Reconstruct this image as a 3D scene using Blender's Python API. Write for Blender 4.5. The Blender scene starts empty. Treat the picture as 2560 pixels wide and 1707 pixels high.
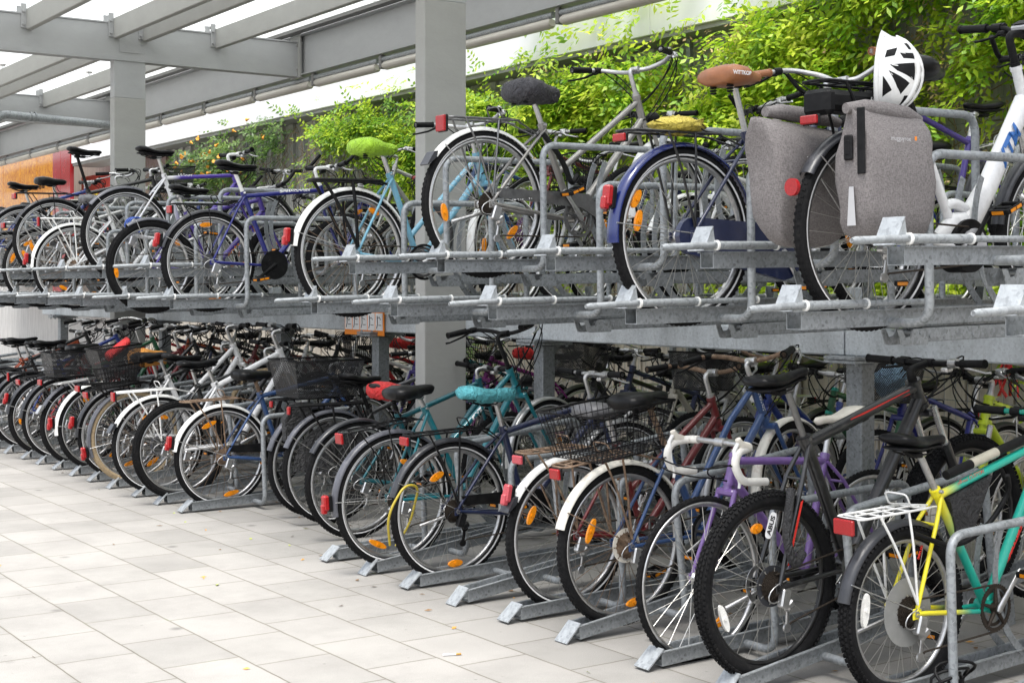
import bpy, math, random
from mathutils import Vector, Matrix, Euler
import numpy as np
random.seed(7)
R_ = math.radians
sc = bpy.context.scene
COL = sc.collection
V = Vector
# ------------------------------------------------------------------ camera
TH = R_(34.65)
cam_d = bpy.data.cameras.new('camera'); cam = bpy.data.objects.new('camera', cam_d); COL.objects.link(cam)
cam.location = (0, 0, 1.5); cam.rotation_euler = (R_(90), 0, -TH)
cam_d.sensor_width = 36; cam_d.lens = 3600 / 2560 * 36
cam_d.shift_y = -(853.5 - 718) / 2560; cam_d.clip_end = 500
sc.camera = cam
# ------------------------------------------------------------------ materials
MAT = {}
def nt(name):
    m = bpy.data.materials.new(name); m.use_nodes = True
    t = m.node_tree; b = t.nodes['Principled BSDF']
    return m, t, b
def N(t, kind, **kw):
    n = t.nodes.new(kind)
    for k, v in kw.items():
        if k.startswith('i_'): n.inputs[k[2:].replace('_', ' ')].default_value = v
        else: setattr(n, k, v)
    return n
def ramp(t, fac, stops):
    r = t.nodes.new('ShaderNodeValToRGB'); e = r.color_ramp.elements
    e[0].position, e[0].color = stops[0][0], (*stops[0][1], 1)
    e[1].position, e[1].color = stops[-1][0], (*stops[-1][1], 1)
    for p, c in stops[1:-1]:
        x = e.new(p); x.color = (*c, 1)
    t.links.new(fac, r.inputs[0]); return r
def noisecol(t, b, col, var=.25, scale=30, rough=.4, rvar=.15, bump=0, dust=None):
    tc = N(t, 'ShaderNodeTexCoord')
    n = N(t, 'ShaderNodeTexNoise', i_Scale=scale, i_Detail=6.0, i_Roughness=.65)
    t.links.new(tc.outputs['Object'], n.inputs['Vector'])
    lo = tuple(c * (1 - var) for c in col); hi = tuple(min(1, c * (1 + var)) for c in col)
    st = [(.3, lo), (.7, hi)]
    if dust: st = [(.3, lo), (.55, hi), (.8, dust)]
    r = ramp(t, n.outputs['Fac'], st)
    t.links.new(r.outputs[0], b.inputs['Base Color'])
    mr = N(t, 'ShaderNodeMapRange', i_To_Min=max(.03, rough - rvar), i_To_Max=min(1, rough + rvar))
    t.links.new(n.outputs['Fac'], mr.inputs['Value']); t.links.new(mr.outputs[0], b.inputs['Roughness'])
    if bump:
        bp = N(t, 'ShaderNodeBump', i_Strength=bump, i_Distance=.004)
        t.links.new(n.outputs['Fac'], bp.inputs['Height']); t.links.new(bp.outputs[0], b.inputs['Normal'])
    return n
def mat(name, col, rough=.4, metal=0.0, var=.18, scale=30, bump=0, coat=0, dust=None, trans=0):
    if name in MAT: return MAT[name]
    m, t, b = nt(name)
    noisecol(t, b, col, var, scale, rough, .12, bump, dust)
    b.inputs['Metallic'].default_value = metal; b.inputs['Specular IOR Level'].default_value = (.18 if sum(col) < .05 else .3) if (sum(col) < .2 and not coat) else .5
    if coat: b.inputs['Coat Weight'].default_value = coat; b.inputs['Coat Roughness'].default_value = .12
    MAT[name] = m; return m
def paint(name, col):
    return mat('paint_' + name, col, .32, 0, .12, 18, 0, .5, tuple(min(1, c * .8 + .06) for c in col))
mat('black_paint', (.005, .005, .0055), .35, 0, .5, 25, 0, .22, (.018, .017, .016))
mat('black_plastic', (.005, .005, .0055), .5, 0, .5, 40, 0, 0, (.02, .019, .018))
mat('leather_black', (.006, .006, .0065), .33, 0, .4, 60, .15)
mat('rubber', (.006, .006, .0065), .85, 0, .4, 60, .25, 0, (.024, .022, .020))
mat('rubber_tan', (.33, .25, .15), .8, 0, .3, 60, .2)
mat('chrome', (.55, .55, .55), .24, 1, .15, 30, 0, 0, (.38, .36, .33))
mat('alu', (.5, .5, .5), .38, 1, .15, 40, 0, 0, (.3, .29, .27))
mat('alu_dark', (.2, .2, .2), .45, 1, .2, 40)
mat('spoke_metal', (.5, .49, .46), .35, .8, .2, 50)
mat('spoke_rusty', (.22, .15, .1), .6, .5, .4, 50)
mat('rust', (.13, .085, .055), .8, .1, .5, 40, .2, 0, (.33, .28, .21))
mat('chain_metal', (.05, .04, .032), .6, .6, .5, 200)
mat('white_plastic', (.72, .72, .7), .35, 0, .06, 25, 0, 0, (.5, .48, .44))
mat('white_fender', (.75, .75, .73), .3, 0, .05, 12, 0, .2, (.55, .52, .46))
mat('rusty_white_fender', (.66, .64, .58), .45, 0, .08, 14, 0, 0, (.33, .2, .11))
mat('grey_fender', (.07, .072, .085), .4, 0, .2, 14, 0, .1, (.16, .16, .18))
mat('dark_fender', (.02, .021, .025), .38, 0, .3, 14, 0, .15, (.07, .07, .078))
mat('silver_fender', (.45, .45, .45), .3, .7, .12, 14)
mat('brown_leather', (.33, .13, .055), .4, 0, .15, 30, .1)
mat('grey_leather', (.1, .1, .105), .45, 0, .3, 30, .1, 0, (.17, .17, .17))
mat('cream_leather', (.68, .64, .56), .42, 0, .1, 20)
mat('white_tape', (.70, .68, .63), .6, 0, .06, 60, .2)
mat('yellow_cable', (.4, .31, .03), .4, 0, .1, 30)
mat('red_refl', (.30, .010, .012), .2, 0, .25, 220, .3)
mat('pink_refl', (.42, .06, .075), .3, 0, .2, 220, .3)
mat('amber_refl', (.72, .24, .006), .22, 0, .18, 200, .3)
mat('white_refl', (.75, .74, .7), .25, 0, .1, 200, .3)
mat('lamp_glass', (.6, .6, .6), .12, .6, .2, 90)
mat('sticker_white', (.75, .75, .75), .5, 0, .03)
mat('sticker_black', (.02, .02, .02), .5, 0, .03)
mat('sticker_red', (.7, .03, .02), .5, 0, .03)
mat('sticker_blue', (.02, .12, .38), .5, 0, .03)
mat('sticker_grey', (.45, .45, .46), .5, 0, .03)
mat('sticker_green', (.25, .6, .05), .5, 0, .03)
mat('sticker_orange', (.85, .25, .02), .5, 0, .03)
mat('blue_cable', (.03, .08, .35), .4, 0, .1, 30)
mat('stripe_reflect', (.6, .6, .6), .35, 0, .1, 30)

def galv(name, base, big=9.0, rust=False):
    m, t, b = nt(name)
    tc = N(t, 'ShaderNodeTexCoord')
    vo = N(t, 'ShaderNodeTexVoronoi', i_Scale=90.0); vo.feature = 'F1'
    n = N(t, 'ShaderNodeTexNoise', i_Scale=big, i_Detail=7.0, i_Roughness=.7)
    mp = N(t, 'ShaderNodeMapping'); mp.inputs['Scale'].default_value = (1, 1, .25)
    t.links.new(tc.outputs['Object'], vo.inputs['Vector']); t.links.new(tc.outputs['Object'], mp.inputs[0]); t.links.new(mp.outputs[0], n.inputs['Vector'])
    mx = N(t, 'ShaderNodeMix'); mx.data_type = 'RGBA'; mx.inputs[0].default_value = .18
    r = ramp(t, n.outputs['Fac'], [(.25, tuple(c * .62 for c in base)), (.5, base), (.72, tuple(min(1, c * 1.3) for c in base))])
    t.links.new(r.outputs[0], mx.inputs[6]); t.links.new(vo.outputs['Color'], mx.inputs[7])
    hs = N(t, 'ShaderNodeHueSaturation', i_Saturation=.0 if not rust else .3)
    t.links.new(mx.outputs[2], hs.inputs['Color'])
    tint = N(t, 'ShaderNodeMix'); tint.data_type = 'RGBA'; tint.blend_type = 'MULTIPLY'; tint.inputs[0].default_value = 1
    tint.inputs[7].default_value = (.94, 1, 1.04, 1)
    t.links.new(hs.outputs[0], tint.inputs[6]); t.links.new(tint.outputs[2], b.inputs['Base Color'])
    b.inputs['Metallic'].default_value = .35
    mr = N(t, 'ShaderNodeMapRange', i_To_Min=.38, i_To_Max=.62); t.links.new(n.outputs['Fac'], mr.inputs['Value']); t.links.new(mr.outputs[0], b.inputs['Roughness'])
    MAT[name] = m; return m
galv('galv', (.145, .155, .158)); galv('galv_tube', (.19, .20, .203), 14); galv('galv_beam', (.46, .48, .49), 5); galv('galv_plate', (.27, .28, .29), 25)

def heather():
    m, t, b = nt('heather_fabric')
    tc = N(t, 'ShaderNodeTexCoord')
    m1 = N(t, 'ShaderNodeMapping'); m1.inputs['Scale'].default_value = (330, 330, 90)
    m2 = N(t, 'ShaderNodeMapping'); m2.inputs['Scale'].default_value = (80, 80, 640)
    a = N(t, 'ShaderNodeTexNoise', i_Scale=1.0, i_Detail=2.0); c = N(t, 'ShaderNodeTexNoise', i_Scale=1.0, i_Detail=2.0)
    for mm, q in ((m1, a), (m2, c)):
        t.links.new(tc.outputs['Object'], mm.inputs[0]); t.links.new(mm.outputs[0], q.inputs['Vector'])
    ad = N(t, 'ShaderNodeMath', operation='ADD'); t.links.new(a.outputs[0], ad.inputs[0]); t.links.new(c.outputs[0], ad.inputs[1])
    hf = N(t, 'ShaderNodeMath', operation='MULTIPLY'); hf.inputs[1].default_value = .5; t.links.new(ad.outputs[0], hf.inputs[0])
    r = ramp(t, hf.outputs[0], [(.4, (.115, .105, .103)), (.5, (.168, .153, .15)), (.6, (.225, .207, .204))])
    t.links.new(r.outputs[0], b.inputs['Base Color']); b.inputs['Roughness'].default_value = .9
    bp = N(t, 'ShaderNodeBump', i_Strength=.3, i_Distance=.002); t.links.new(hf.outputs[0], bp.inputs['Height']); t.links.new(bp.outputs[0], b.inputs['Normal'])
    MAT['heather'] = m
heather()
def cloth(name, col):
    m, t, b = nt(name)
    n = noisecol(t, b, col, .12, 14, .6, .1)
    tc = N(t, 'ShaderNodeTexCoord'); w = N(t, 'ShaderNodeTexNoise', i_Scale=20.0, i_Detail=5.0); w.inputs['Distortion'].default_value = 2.5
    t.links.new(tc.outputs['Object'], w.inputs['Vector'])
    bp = N(t, 'ShaderNodeBump', i_Strength=1.0, i_Distance=.03); t.links.new(w.outputs[0], bp.inputs['Height']); t.links.new(bp.outputs[0], b.inputs['Normal'])
    MAT[name] = m
cloth('lime_cloth', (.36, .62, .03)); cloth('turquoise_cloth', (.10, .42, .47)); cloth('orange_cloth', (.85, .36, .06)); cloth('black_cloth', (.045, .043, .05)); cloth('red_cloth', (.6, .02, .02)); cloth('bluebag_cloth', (.3, .5, .7)); cloth('yellow_cloth', (.62, .50, .08)); cloth('purple_cloth', (.12, .04, .16)); cloth('blackbag_cloth', (.025, .025, .027))
def meshmat():
    m, t, b = nt('fine_wire_mesh'); b.inputs['Base Color'].default_value = (.015, .015, .016, 1); b.inputs['Roughness'].default_value = .5
    tc = N(t, 'ShaderNodeTexCoord'); sp = N(t, 'ShaderNodeSeparateXYZ'); t.links.new(tc.outputs['Object'], sp.inputs[0])
    def line(out_a, out_b, sgn):
        a = N(t, 'ShaderNodeMath', operation='MULTIPLY_ADD'); a.inputs[1].default_value = sgn
        t.links.new(out_a, a.inputs[0]); t.links.new(out_b, a.inputs[2])
        k = N(t, 'ShaderNodeMath', operation='MULTIPLY'); k.inputs[1].default_value = 80; t.links.new(a.outputs[0], k.inputs[0])
        f = N(t, 'ShaderNodeMath', operation='FRACT'); t.links.new(k.outputs[0], f.inputs[0])
        g = N(t, 'ShaderNodeMath', operation='LESS_THAN'); g.inputs[1].default_value = .4; t.links.new(f.outputs[0], g.inputs[0]); return g
    xy = N(t, 'ShaderNodeMath', operation='ADD'); t.links.new(sp.outputs['X'], xy.inputs[0]); t.links.new(sp.outputs['Y'], xy.inputs[1])
    g1 = line(xy.outputs[0], sp.outputs['Z'], 1.0); g2 = line(xy.outputs[0], sp.outputs['Z'], -1.0)
    mxx = N(t, 'ShaderNodeMath', operation='MAXIMUM'); t.links.new(g1.outputs[0], mxx.inputs[0]); t.links.new(g2.outputs[0], mxx.inputs[1])
    t.links.new(mxx.outputs[0], b.inputs['Alpha']); MAT['finemesh'] = m
meshmat()

# ------------------------------------------------------------------ mesh builder
class MB:
    def __init__(s): s.v = []; s.f = []; s.m = []; s.s = []
    def add(s, vs, fs, mi=0, sm=True):
        o = len(s.v); s.v.extend([tuple(p) for p in vs])
        for f in fs: s.f.append(tuple(o + i for i in f)); s.m.append(mi); s.s.append(sm)
        return s
    def tube(s, path, r, n=8, mi=0, caps=True, closed=False, flat=1.0, up=None):
        P = [V(p) for p in path]; k = len(P)
        rad = r if isinstance(r, (list, tuple)) else [r] * k
        T = []
        for i in range(k):
            if closed: d = P[(i + 1) % k] - P[i - 1]
            elif i == 0: d = P[1] - P[0]
            elif i == k - 1: d = P[-1] - P[-2]
            else: d = (P[i + 1] - P[i]).normalized() + (P[i] - P[i - 1]).normalized()
            if d.length < 1e-9: d = V((0, 0, 1))
            T.append(d.normalized())
        a = V(up) if up else (V((0, 1, 0)) if abs(T[0].y) < .9 else V((1, 0, 0)))
        u = (a - T[0] * a.dot(T[0])).normalized(); vs = []
        for i in range(k):
            u = (u - T[i] * u.dot(T[i])).normalized(); w = T[i].cross(u)
            for j in range(n):
                q = 2 * math.pi * j / n
                vs.append(P[i] + (u * math.cos(q) * flat + w * math.sin(q)) * rad[i])
        fs = []
        for i in range(k if closed else k - 1):
            i2 = (i + 1) % k
            for j in range(n): fs.append((i * n + j, i * n + (j + 1) % n, i2 * n + (j + 1) % n, i2 * n + j))
        s.add(vs, fs, mi, n > 4)
        if caps and not closed:
            s.add(vs[:n], [tuple(range(n))[::-1]], mi, False); s.add(vs[-n:], [tuple(range(n))], mi, False)
        return s
    def box(s, c, d, mi=0, rot=None, bev=0.0):
        c = V(c); x, y, z = d[0] / 2, d[1] / 2, d[2] / 2
        M = rot if rot else Matrix.Identity(3)
        if bev <= 0:
            vs = [c + M @ V((i * x, j * y, k * z)) for i in (-1, 1) for j in (-1, 1) for k in (-1, 1)]
            fs = [(0, 1, 3, 2), (4, 6, 7, 5), (0, 4, 5, 1), (2, 3, 7, 6), (0, 2, 6, 4), (1, 5, 7, 3)]
            return s.add(vs, fs, mi, False)
        b = min(bev, x * .9, y * .9, z * .9); vs = []
        idx = {}
        for i in (-1, 1):
            for j in (-1, 1):
                for k in (-1, 1):
                    for ax in range(3):
                        e = [x - b, y - b, z - b]; e[ax] += b
                        idx[(i, j, k, ax)] = len(vs); vs.append(c + M @ V((i * e[0], j * e[1], k * e[2])))
        fs = []
        for ax in range(3):
            o = [a for a in range(3) if a != ax]
            for sgn in (-1, 1):
                q = []
                for (p, r2) in ((-1, -1), (1, -1), (1, 1), (-1, 1)):
                    t3 = [0, 0, 0]; t3[ax] = sgn; t3[o[0]] = p; t3[o[1]] = r2; q.append(idx[(t3[0], t3[1], t3[2], ax)])
                fs.append(tuple(q))
            for p in (-1, 1):
                for r2 in (-1, 1):
                    def K(v, a2):
                        t3 = [0, 0, 0]; t3[ax] = v; t3[o[0]] = p; t3[o[1]] = r2; return idx[(t3[0], t3[1], t3[2], a2)]
                    fs.append((K(-1, o[0]), K(1, o[0]), K(1, o[1]), K(-1, o[1])))
        for i in (-1, 1):
            for j in (-1, 1):
                for k in (-1, 1): fs.append(tuple(idx[(i, j, k, a)] for a in range(3)))
        return s.add(vs, fs, mi, False)
    def sweep(s, prof, a0, a1, n, c=(0, 0, 0), mi=0, closedprof=True, full=False):
        """profile (radius, y) swept about the Y axis through c; angle 0=+x, 90=+z"""
        c = V(c); k = len(prof); vs = []
        m = n if full else n + 1
        for i in range(m):
            a = R_(a0 + (a1 - a0) * i / n)
            for (r, y) in prof: vs.append(c + V((r * math.cos(a), y, r * math.sin(a))))
        fs = []
        for i in range(n):
            i2 = (i + 1) % m
            for j in range(k if closedprof else k - 1):
                fs.append((i * k + j, i * k + (j + 1) % k, i2 * k + (j + 1) % k, i2 * k + j))
        return s.add(vs, fs, mi, k > 4)
    def disc(s, c, r, y0, y1, n=24, mi=0):
        c = V(c); vs = []
        for y in (y0, y1):
            for i in range(n):
                a = 2 * math.pi * i / n; vs.append(c + V((r * math.cos(a), y, r * math.sin(a))))
        fs = [tuple(range(n)), tuple(range(2 * n - 1, n - 1, -1))]
        s.add(vs, fs, mi, False); s.add(vs, [(i, (i + 1) % n, n + (i + 1) % n, n + i) for i in range(n)], mi, True); return s
    def prism(s, poly, y0, y1, mi=0, ax='y'):
        """polygon in (x,z) extruded along y (or poly in (x,y) along z)"""
        k = len(poly)
        f = (lambda p, q: (p[0], q, p[1])) if ax == 'y' else ((lambda p, q: (p[0], p[1], q)) if ax == 'z' else (lambda p, q: (q, p[0], p[1])))
        vs = [f(p, y0) for p in poly] + [f(p, y1) for p in poly]
        s.add(vs, [tuple(range(k)), tuple(range(2 * k - 1, k - 1, -1))] + [(i, (i + 1) % k, k + (i + 1) % k, k + i) for i in range(k)], mi, False); return s
    def loft(s, rings, mi=0, caps=True):
        n = len(rings[0]); vs = [p for r in rings for p in r]; fs = []
        for i in range(len(rings) - 1):
            for j in range(n): fs.append((i * n + j, i * n + (j + 1) % n, (i + 1) * n + (j + 1) % n, (i + 1) * n + j))
        if caps: fs += [tuple(range(n))[::-1], tuple(range((len(rings) - 1) * n, len(rings) * n))]
        return s.add(vs, fs, mi, True)
    def mesh(s, name, mats):
        me = bpy.data.meshes.new(name); me.from_pydata([tuple(p) for p in s.v], [], s.f)
        for m in mats: me.materials.append(MAT[m] if isinstance(m, str) else m)
        me.polygons.foreach_set('material_index', s.m); me.polygons.foreach_set('use_smooth', s.s); me.update()
        return me
def fil(pts, rad, seg=4):
    P = [V(p) for p in pts]; out = [P[0]]
    for i in range(1, len(P) - 1):
        a = (P[i - 1] - P[i]); b = (P[i + 1] - P[i]); r = min(rad, a.length * .49, b.length * .49)
        p0 = P[i] + a.normalized() * r; p1 = P[i] + b.normalized() * r
        for k in range(seg + 1):
            t = k / seg; out.append(p0 * (1 - t) ** 2 + P[i] * 2 * t * (1 - t) + p1 * t * t)
    out.append(P[-1]); return out
def bez(a, b, c, d, n=10):
    a, b, c, d = V(a), V(b), V(c), V(d)
    return [a * (1 - t) ** 3 + b * 3 * t * (1 - t) ** 2 + c * 3 * t * t * (1 - t) + d * t ** 3 for t in [i / n for i in range(n + 1)]]
CACHE = {}
def ob(name, me, parent=None, mw=None, label=None):
    o = bpy.data.objects.new(name, me); COL.objects.link(o)
    if parent is not None: o.parent = parent
    if mw is not None: o.matrix_local = mw
    if label: o['label'] = label
    return o
def part(name, mb, mats, parent, label=None, mw=None):
    if isinstance(mats, str): mats = [mats]
    return ob(name, mb.mesh(name, mats), parent, mw, label)
def tag(o, label=None, cat=None, group=None, kind=None):
    if label: o['label'] = label
    if cat: o['category'] = cat
    if group: o['group'] = group
    if kind: o['kind'] = kind
    return o
def empty(name, loc=(0, 0, 0), rz=0):
    o = bpy.data.objects.new(name, None); COL.objects.link(o); o.location = loc; o.rotation_euler = (0, 0, rz); o.empty_display_size = .1
    return o
def cached(key, fn, mats):
    if key not in CACHE: CACHE[key] = fn().mesh(key if isinstance(key, str) else str(key[0]), mats)
    return CACHE[key]
def textmb(txt, size, bold=0.0, shear=0.0):
    k = ('T', txt, size, bold, shear)
    if k in CACHE: return CACHE[k]
    cu = bpy.data.curves.new('t', 'FONT'); cu.body = txt; cu.size = size; cu.align_x = 'CENTER'; cu.align_y = 'CENTER'; cu.resolution_u = 3; cu.offset = bold; cu.shear = shear
    o = bpy.data.objects.new('t', cu); COL.objects.link(o)
    dg = bpy.context.evaluated_depsgraph_get(); me = bpy.data.meshes.new_from_object(o.evaluated_get(dg))
    vs = [tuple(v.co) for v in me.vertices]; fs = [tuple(p.vertices) for p in me.polygons]
    bpy.data.objects.remove(o); bpy.data.curves.remove(cu); bpy.data.meshes.remove(me)
    CACHE[k] = (vs, fs); return CACHE[k]
def decal(parent, txt, a, b, t, size, m, r, side=-1, name='lettering', bold=0.0, flip=False, shear=0.0, off=0.0):
    """text wrapped on a tube of radius r running a->b, centred at fraction t, on the -y (side=-1) face"""
    a, b = V(a), V(b); d = (b - a).normalized()
    if d.x < 0 and not flip: d = -d
    if flip and d.x > 0: d = -d
    if side > 0: d = -d
    c = a.lerp(b, t); out = V((0, side, 0)); out = (out - d * out.dot(d)).normalized(); up = out.cross(d)
    vs, fs = textmb(txt, size, bold, shear); mb = MB(); rr = r + .0012
    q = [c + d * x + (up * math.sin((y + off) / rr) + out * math.cos((y + off) / rr)) * rr for x, y, z in vs]
    mb.add(q, fs, 0, False); return part(name, mb, [m], parent)
def flattext(parent, txt, mw, size, m, name='lettering', bold=0.0, shear=0.0):
    vs, fs = textmb(txt, size, bold, shear); mb = MB(); mb.add([mw @ V(v) for v in vs], fs, 0, False); return part(name, mb, [m], parent)
# ------------------------------------------------------------------ bicycle parts
def tyre_mb(R, rt, knob, stripe):
    mb = MB(); n = 64; k = 12
    prof = [(R - rt + rt * math.cos(2 * math.pi * j / k), rt * .95 * math.sin(2 * math.pi * j / k)) for j in range(k)]
    mb.sweep(prof, 0, 360, n, full=True)
    if stripe:
        rr = R - rt * 1.45
        for s in (-1, 1):
            mb.sweep([(rr - .0035, s * rt * .86), (rr + .0035, s * rt * .95)], 0, 360, n, mi=1, closedprof=False, full=True)
    if knob:
        nk = int(2 * math.pi * R / .022)
        for i in range(nk):
            for q, (yy, rr) in enumerate(((-.85, .62), (-.42, .93), (0, 1.02), (.42, .93), (.85, .62))):
                a = 2 * math.pi * (i + (q % 2) * .5) / nk; r0 = R - rt + rt * rr
                c = V((r0 * math.cos(a), yy * rt, r0 * math.sin(a)))
                t = V((-math.sin(a), 0, math.cos(a))); rd = (V((math.cos(a), 0, math.sin(a))) * rr + V((0, yy, 0))).normalized(); sd = t.cross(rd)
                M = Matrix((t, sd, rd)).transposed()
                h = .0045 * knob
                mb.box(c + rd * h * .2, (.0125, rt * .3, h * 2), 0, M)
    else:
        nk = 90
        for i in range(nk):
            for sgn in (-1, 1):
                a = 2 * math.pi * (i + (.5 if sgn > 0 else 0)) / nk; rr = R - rt + rt * .93
                c = V((rr * math.cos(a), sgn * rt * .42, rr * math.sin(a)))
                t = V((-math.sin(a), 0, math.cos(a))); rd = (V((math.cos(a), 0, math.sin(a))) * .93 + V((0, sgn * .42, 0))).normalized(); sd = t.cross(rd)
                mb.box(c, (.010, rt * .5, .003), 0, Matrix((t, sd, rd)).transposed())
    return mb
def rim_mb(R, rt):
    mb = MB(); ro = R - rt * 1.72; ri = ro - .02; w = .0115
    mb.sweep([(ro, -w), (ro - .002, w * 0), (ro, w), (ri + .006, w * .92), (ri, w * .35), (ri, -w * .35), (ri + .006, -w * .92)], 0, 360, 56, full=True)
    hub = [(.011, -.05), (.026, -.034), (.026, -.029), (.014, -.024), (.012, 0), (.014, .024), (.026, .029), (.026, .034), (.011, .05)]
    mb.sweep(hub, 0, 360, 14, closedprof=False, full=True)
    mb.disc((0, 0, 0), .007, -.068, .068, 8); mb.disc((0, 0, 0), .012, -.072, -.062, 6); mb.disc((0, 0, 0), .012, .062, .072, 6)
    return mb
def spokes_mb(R, rt, n, rs=.0015):
    mb = MB(); ri = R - rt * 1.72 - .018
    for i in range(n):
        s = -1 if i % 2 else 1; a = 2 * math.pi * i / n; d = (.55 if (i // 2) % 2 else -.55)
        a0 = a + d * 1.15
        p = V((.024 * math.cos(a0), s * .031, .024 * math.sin(a0))); q = V((ri * math.cos(a), 0, ri * math.sin(a)))
        mb.tube([p, q], rs, 3, caps=False)
    return mb
def refl_mb(L, w):
    mb = MB(); poly = [(L / 2 * math.cos(t) , w / 2 * math.sin(t) * (1.0)) for t in [2 * math.pi * i / 16 for i in range(16)]]
    mb.prism(poly, -.006, .006); mb.disc((0, 0, 0), w * .25, -.011, .011, 10); return mb
def wheel(root, c, P, mw, name='wheel', lod=0, front=False, R=None):
    R = R or P['R']; rt = P['rt']; rm = P['rim']
    me = cached(('wheel_rim', round(R, 3), rt, rm), lambda: rim_mb(R, rt), [rm])
    M = (mw or Matrix.Identity(4)) @ Matrix.Translation(c) @ Matrix.Rotation(random.random() * 6, 4, 'Y')
    w = ob(name, me, root, M)
    st = P['stripe']
    ob('tyre', cached(('tyre', round(R, 3), rt, P['knob'], st, P['tyre']), lambda: tyre_mb(R, rt, P['knob'], st), [P['tyre'], 'stripe_reflect']), w)
    ob('spokes', cached(('spokes', round(R, 3), rt, P['nsp'], P['spoke']), lambda: spokes_mb(R, rt, P['nsp']), [P['spoke']]), w)
    rl = P['frefl'] if front else P['refl']
    inv = M.to_3x3().inverted() if False else None
    rot = M.to_euler().y
    for (ang, rad, L, wd, m) in rl:
        # ang in bike space: undo the wheel's own spin
        a = R_(ang)
        Mw = (Matrix.Translation(c)).inverted() @ Matrix.Identity(4)
        spin = (Matrix.Translation(c).inverted() @ ((mw or Matrix.Identity(4)).inverted() @ M))
        loc = Matrix.Translation((rad * math.cos(a), -.012, rad * math.sin(a))) @ Matrix.Rotation(-a + math.pi / 2, 4, 'Y')
        ob('wheel_reflector', cached(('wheel_reflector', L, wd, m), lambda: refl_mb(L, wd), [m]), w, spin.inverted() @ loc)
    return w
def fender_mb(Rf, w, a0, a1):
    mb = MB(); pr = [(-1, -.016), (-.8, -.005), (-.45, .001), (0, .003), (.45, .001), (.8, -.005), (1, -.016)]
    prof = [(Rf + z, y * w) for y, z in pr] + [(Rf + z - .002, y * w * .97) for y, z in reversed(pr)]
    mb.sweep(prof, a0, a1, 36); return mb
SAD = {
 'sport': [(-.135, .03, .004, .016), (-.125, .058, .012, .028), (-.085, .07, .012, .040), (-.035, .058, -.002, .036), (.03, .032, -.010, .030), (.09, .021, -.006, .026), (.13, .018, -.006, .028), (.143, .009, -.012, .014)],
 'comfort': [(-.135, .04, -.012, .03), (-.125, .08, .0, .05), (-.08, .1, .008, .064), (-.03, .088, .004, .062), (.03, .05, -.006, .05), (.08, .032, -.006, .042), (.115, .025, -.01, .036), (.13, .012, -.018, .018)],
 'wide': [(-.12, .05, -.012, .03), (-.11, .1, .0, .055), (-.07, .118, .010, .07), (-.02, .105, .006, .068), (.03, .07, -.008, .05), (.075, .042, -.012, .042), (.105, .03, -.014, .034), (.12, .014, -.02, .018)],
}
def saddle_rings(kind, grow=0.0, wr=0.0, drop=0.0):
    rings = []; n = 16; S = SAD[kind]
    P2 = []
    for i in range(len(S) - 1):
        for t in (0, .5): P2.append([a + (b - a) * t for a, b in zip(S[i], S[i + 1])])
    P2.append(list(S[-1]))
    for k, (x, w, z, th) in enumerate(P2):
        x *= 1.06; w *= 1.1; th *= 1.28; z += .002
        r = []
        e = grow * (-1 if k == 0 else (1 if k == len(P2) - 1 else 0))
        for j in range(n):
            a = 2 * math.pi * j / n; cy, cz = math.cos(a), math.sin(a)
            yy = (w + grow) * math.copysign(abs(cy) ** .7, cy)
            zz = z - th * .45 + (th * .5 + grow) * (cz if cz > 0 else cz * (1.0 + drop / max(th, .01)))
            q = wr * math.sin(k * 2.3 + j * 1.9) * (1 if cz < .5 else .3)
            r.append(V((x + e, yy + q, zz + q)))
        rings.append(r)
    def shrink(r, dx):
        c = sum(r, V((0, 0, 0))) / len(r); return [c.lerp(p, .45) + V((dx, 0, 0)) for p in r]
    return [shrink(rings[0], -.006)] + rings + [shrink(rings[-1], .005)]
def saddle_mb(kind):
    mb = MB(); mb.loft(saddle_rings(kind)); mb.loft([[V((p.x * .92, p.y * .88, -.036 + (p.z + .03) * .4 - .012)) for p in r] for r in saddle_rings(kind)], 1)
    for s in (-1, 1):
        mb.tube([(-.1, s * .025, -.05), (-.04, s * .022, -.068), (.04, s * .02, -.066), (.1, s * .012, -.04)], .0035, 6, mi=1)
    mb.box((-.01, 0, -.068), (.04, .05, .02), 1, None, .004)
    if kind != 'sport':
        for s in (-1, 1):
            for i in range(5): mb.add(*lathe_z((-.085, s * .05, -.052 - i * .011), .019 - i * .001, .0075), mi=1)
    return mb
def lathe_z(c, r, h, n=12):
    c = V(c); vs = []
    for z, k in ((-h / 2, .75), (0, 1), (h / 2, .75)):
        for i in range(n): vs.append(c + V((r * k * math.cos(2 * math.pi * i / n), r * k * math.sin(2 * math.pi * i / n), z)))
    fs = [(i + n * q, (i + 1) % n + n * q, (i + 1) % n + n * (q + 1), i + n * (q + 1)) for q in (0, 1) for i in range(n)] + [tuple(range(n))[::-1], tuple(range(2 * n, 3 * n))]
    return vs, fs
BARS = {
 'flat': [(0, 0, 0), (.0, -.08, 0), (-.025, -.3, .012)],
 'riser': [(0, 0, 0), (0, -.05, 0), (-.01, -.11, .035), (-.045, -.31, .045)],
 'city': [(0, 0, 0), (.03, -.05, .0), (.055, -.14, .02), (.0, -.24, .045), (-.17, -.28, .035)],
 'cruise': [(0, 0, 0), (.03, -.05, .0), (.07, -.14, .05), (-.02, -.26, .09), (-.26, -.31, .05)],
 'trek': [(0, 0, 0), (0, -.08, 0), (-.02, -.28, .012)],
 'drop': [(0, 0, 0), (0, -.15, .0), (.02, -.19, -.002), (.095, -.2, -.012), (.118, -.203, -.06), (.085, -.207, -.13), (-.045, -.212, -.142)],
}
def plen(P): return sum((P[i + 1] - P[i]).length for i in range(len(P) - 1))
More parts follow.
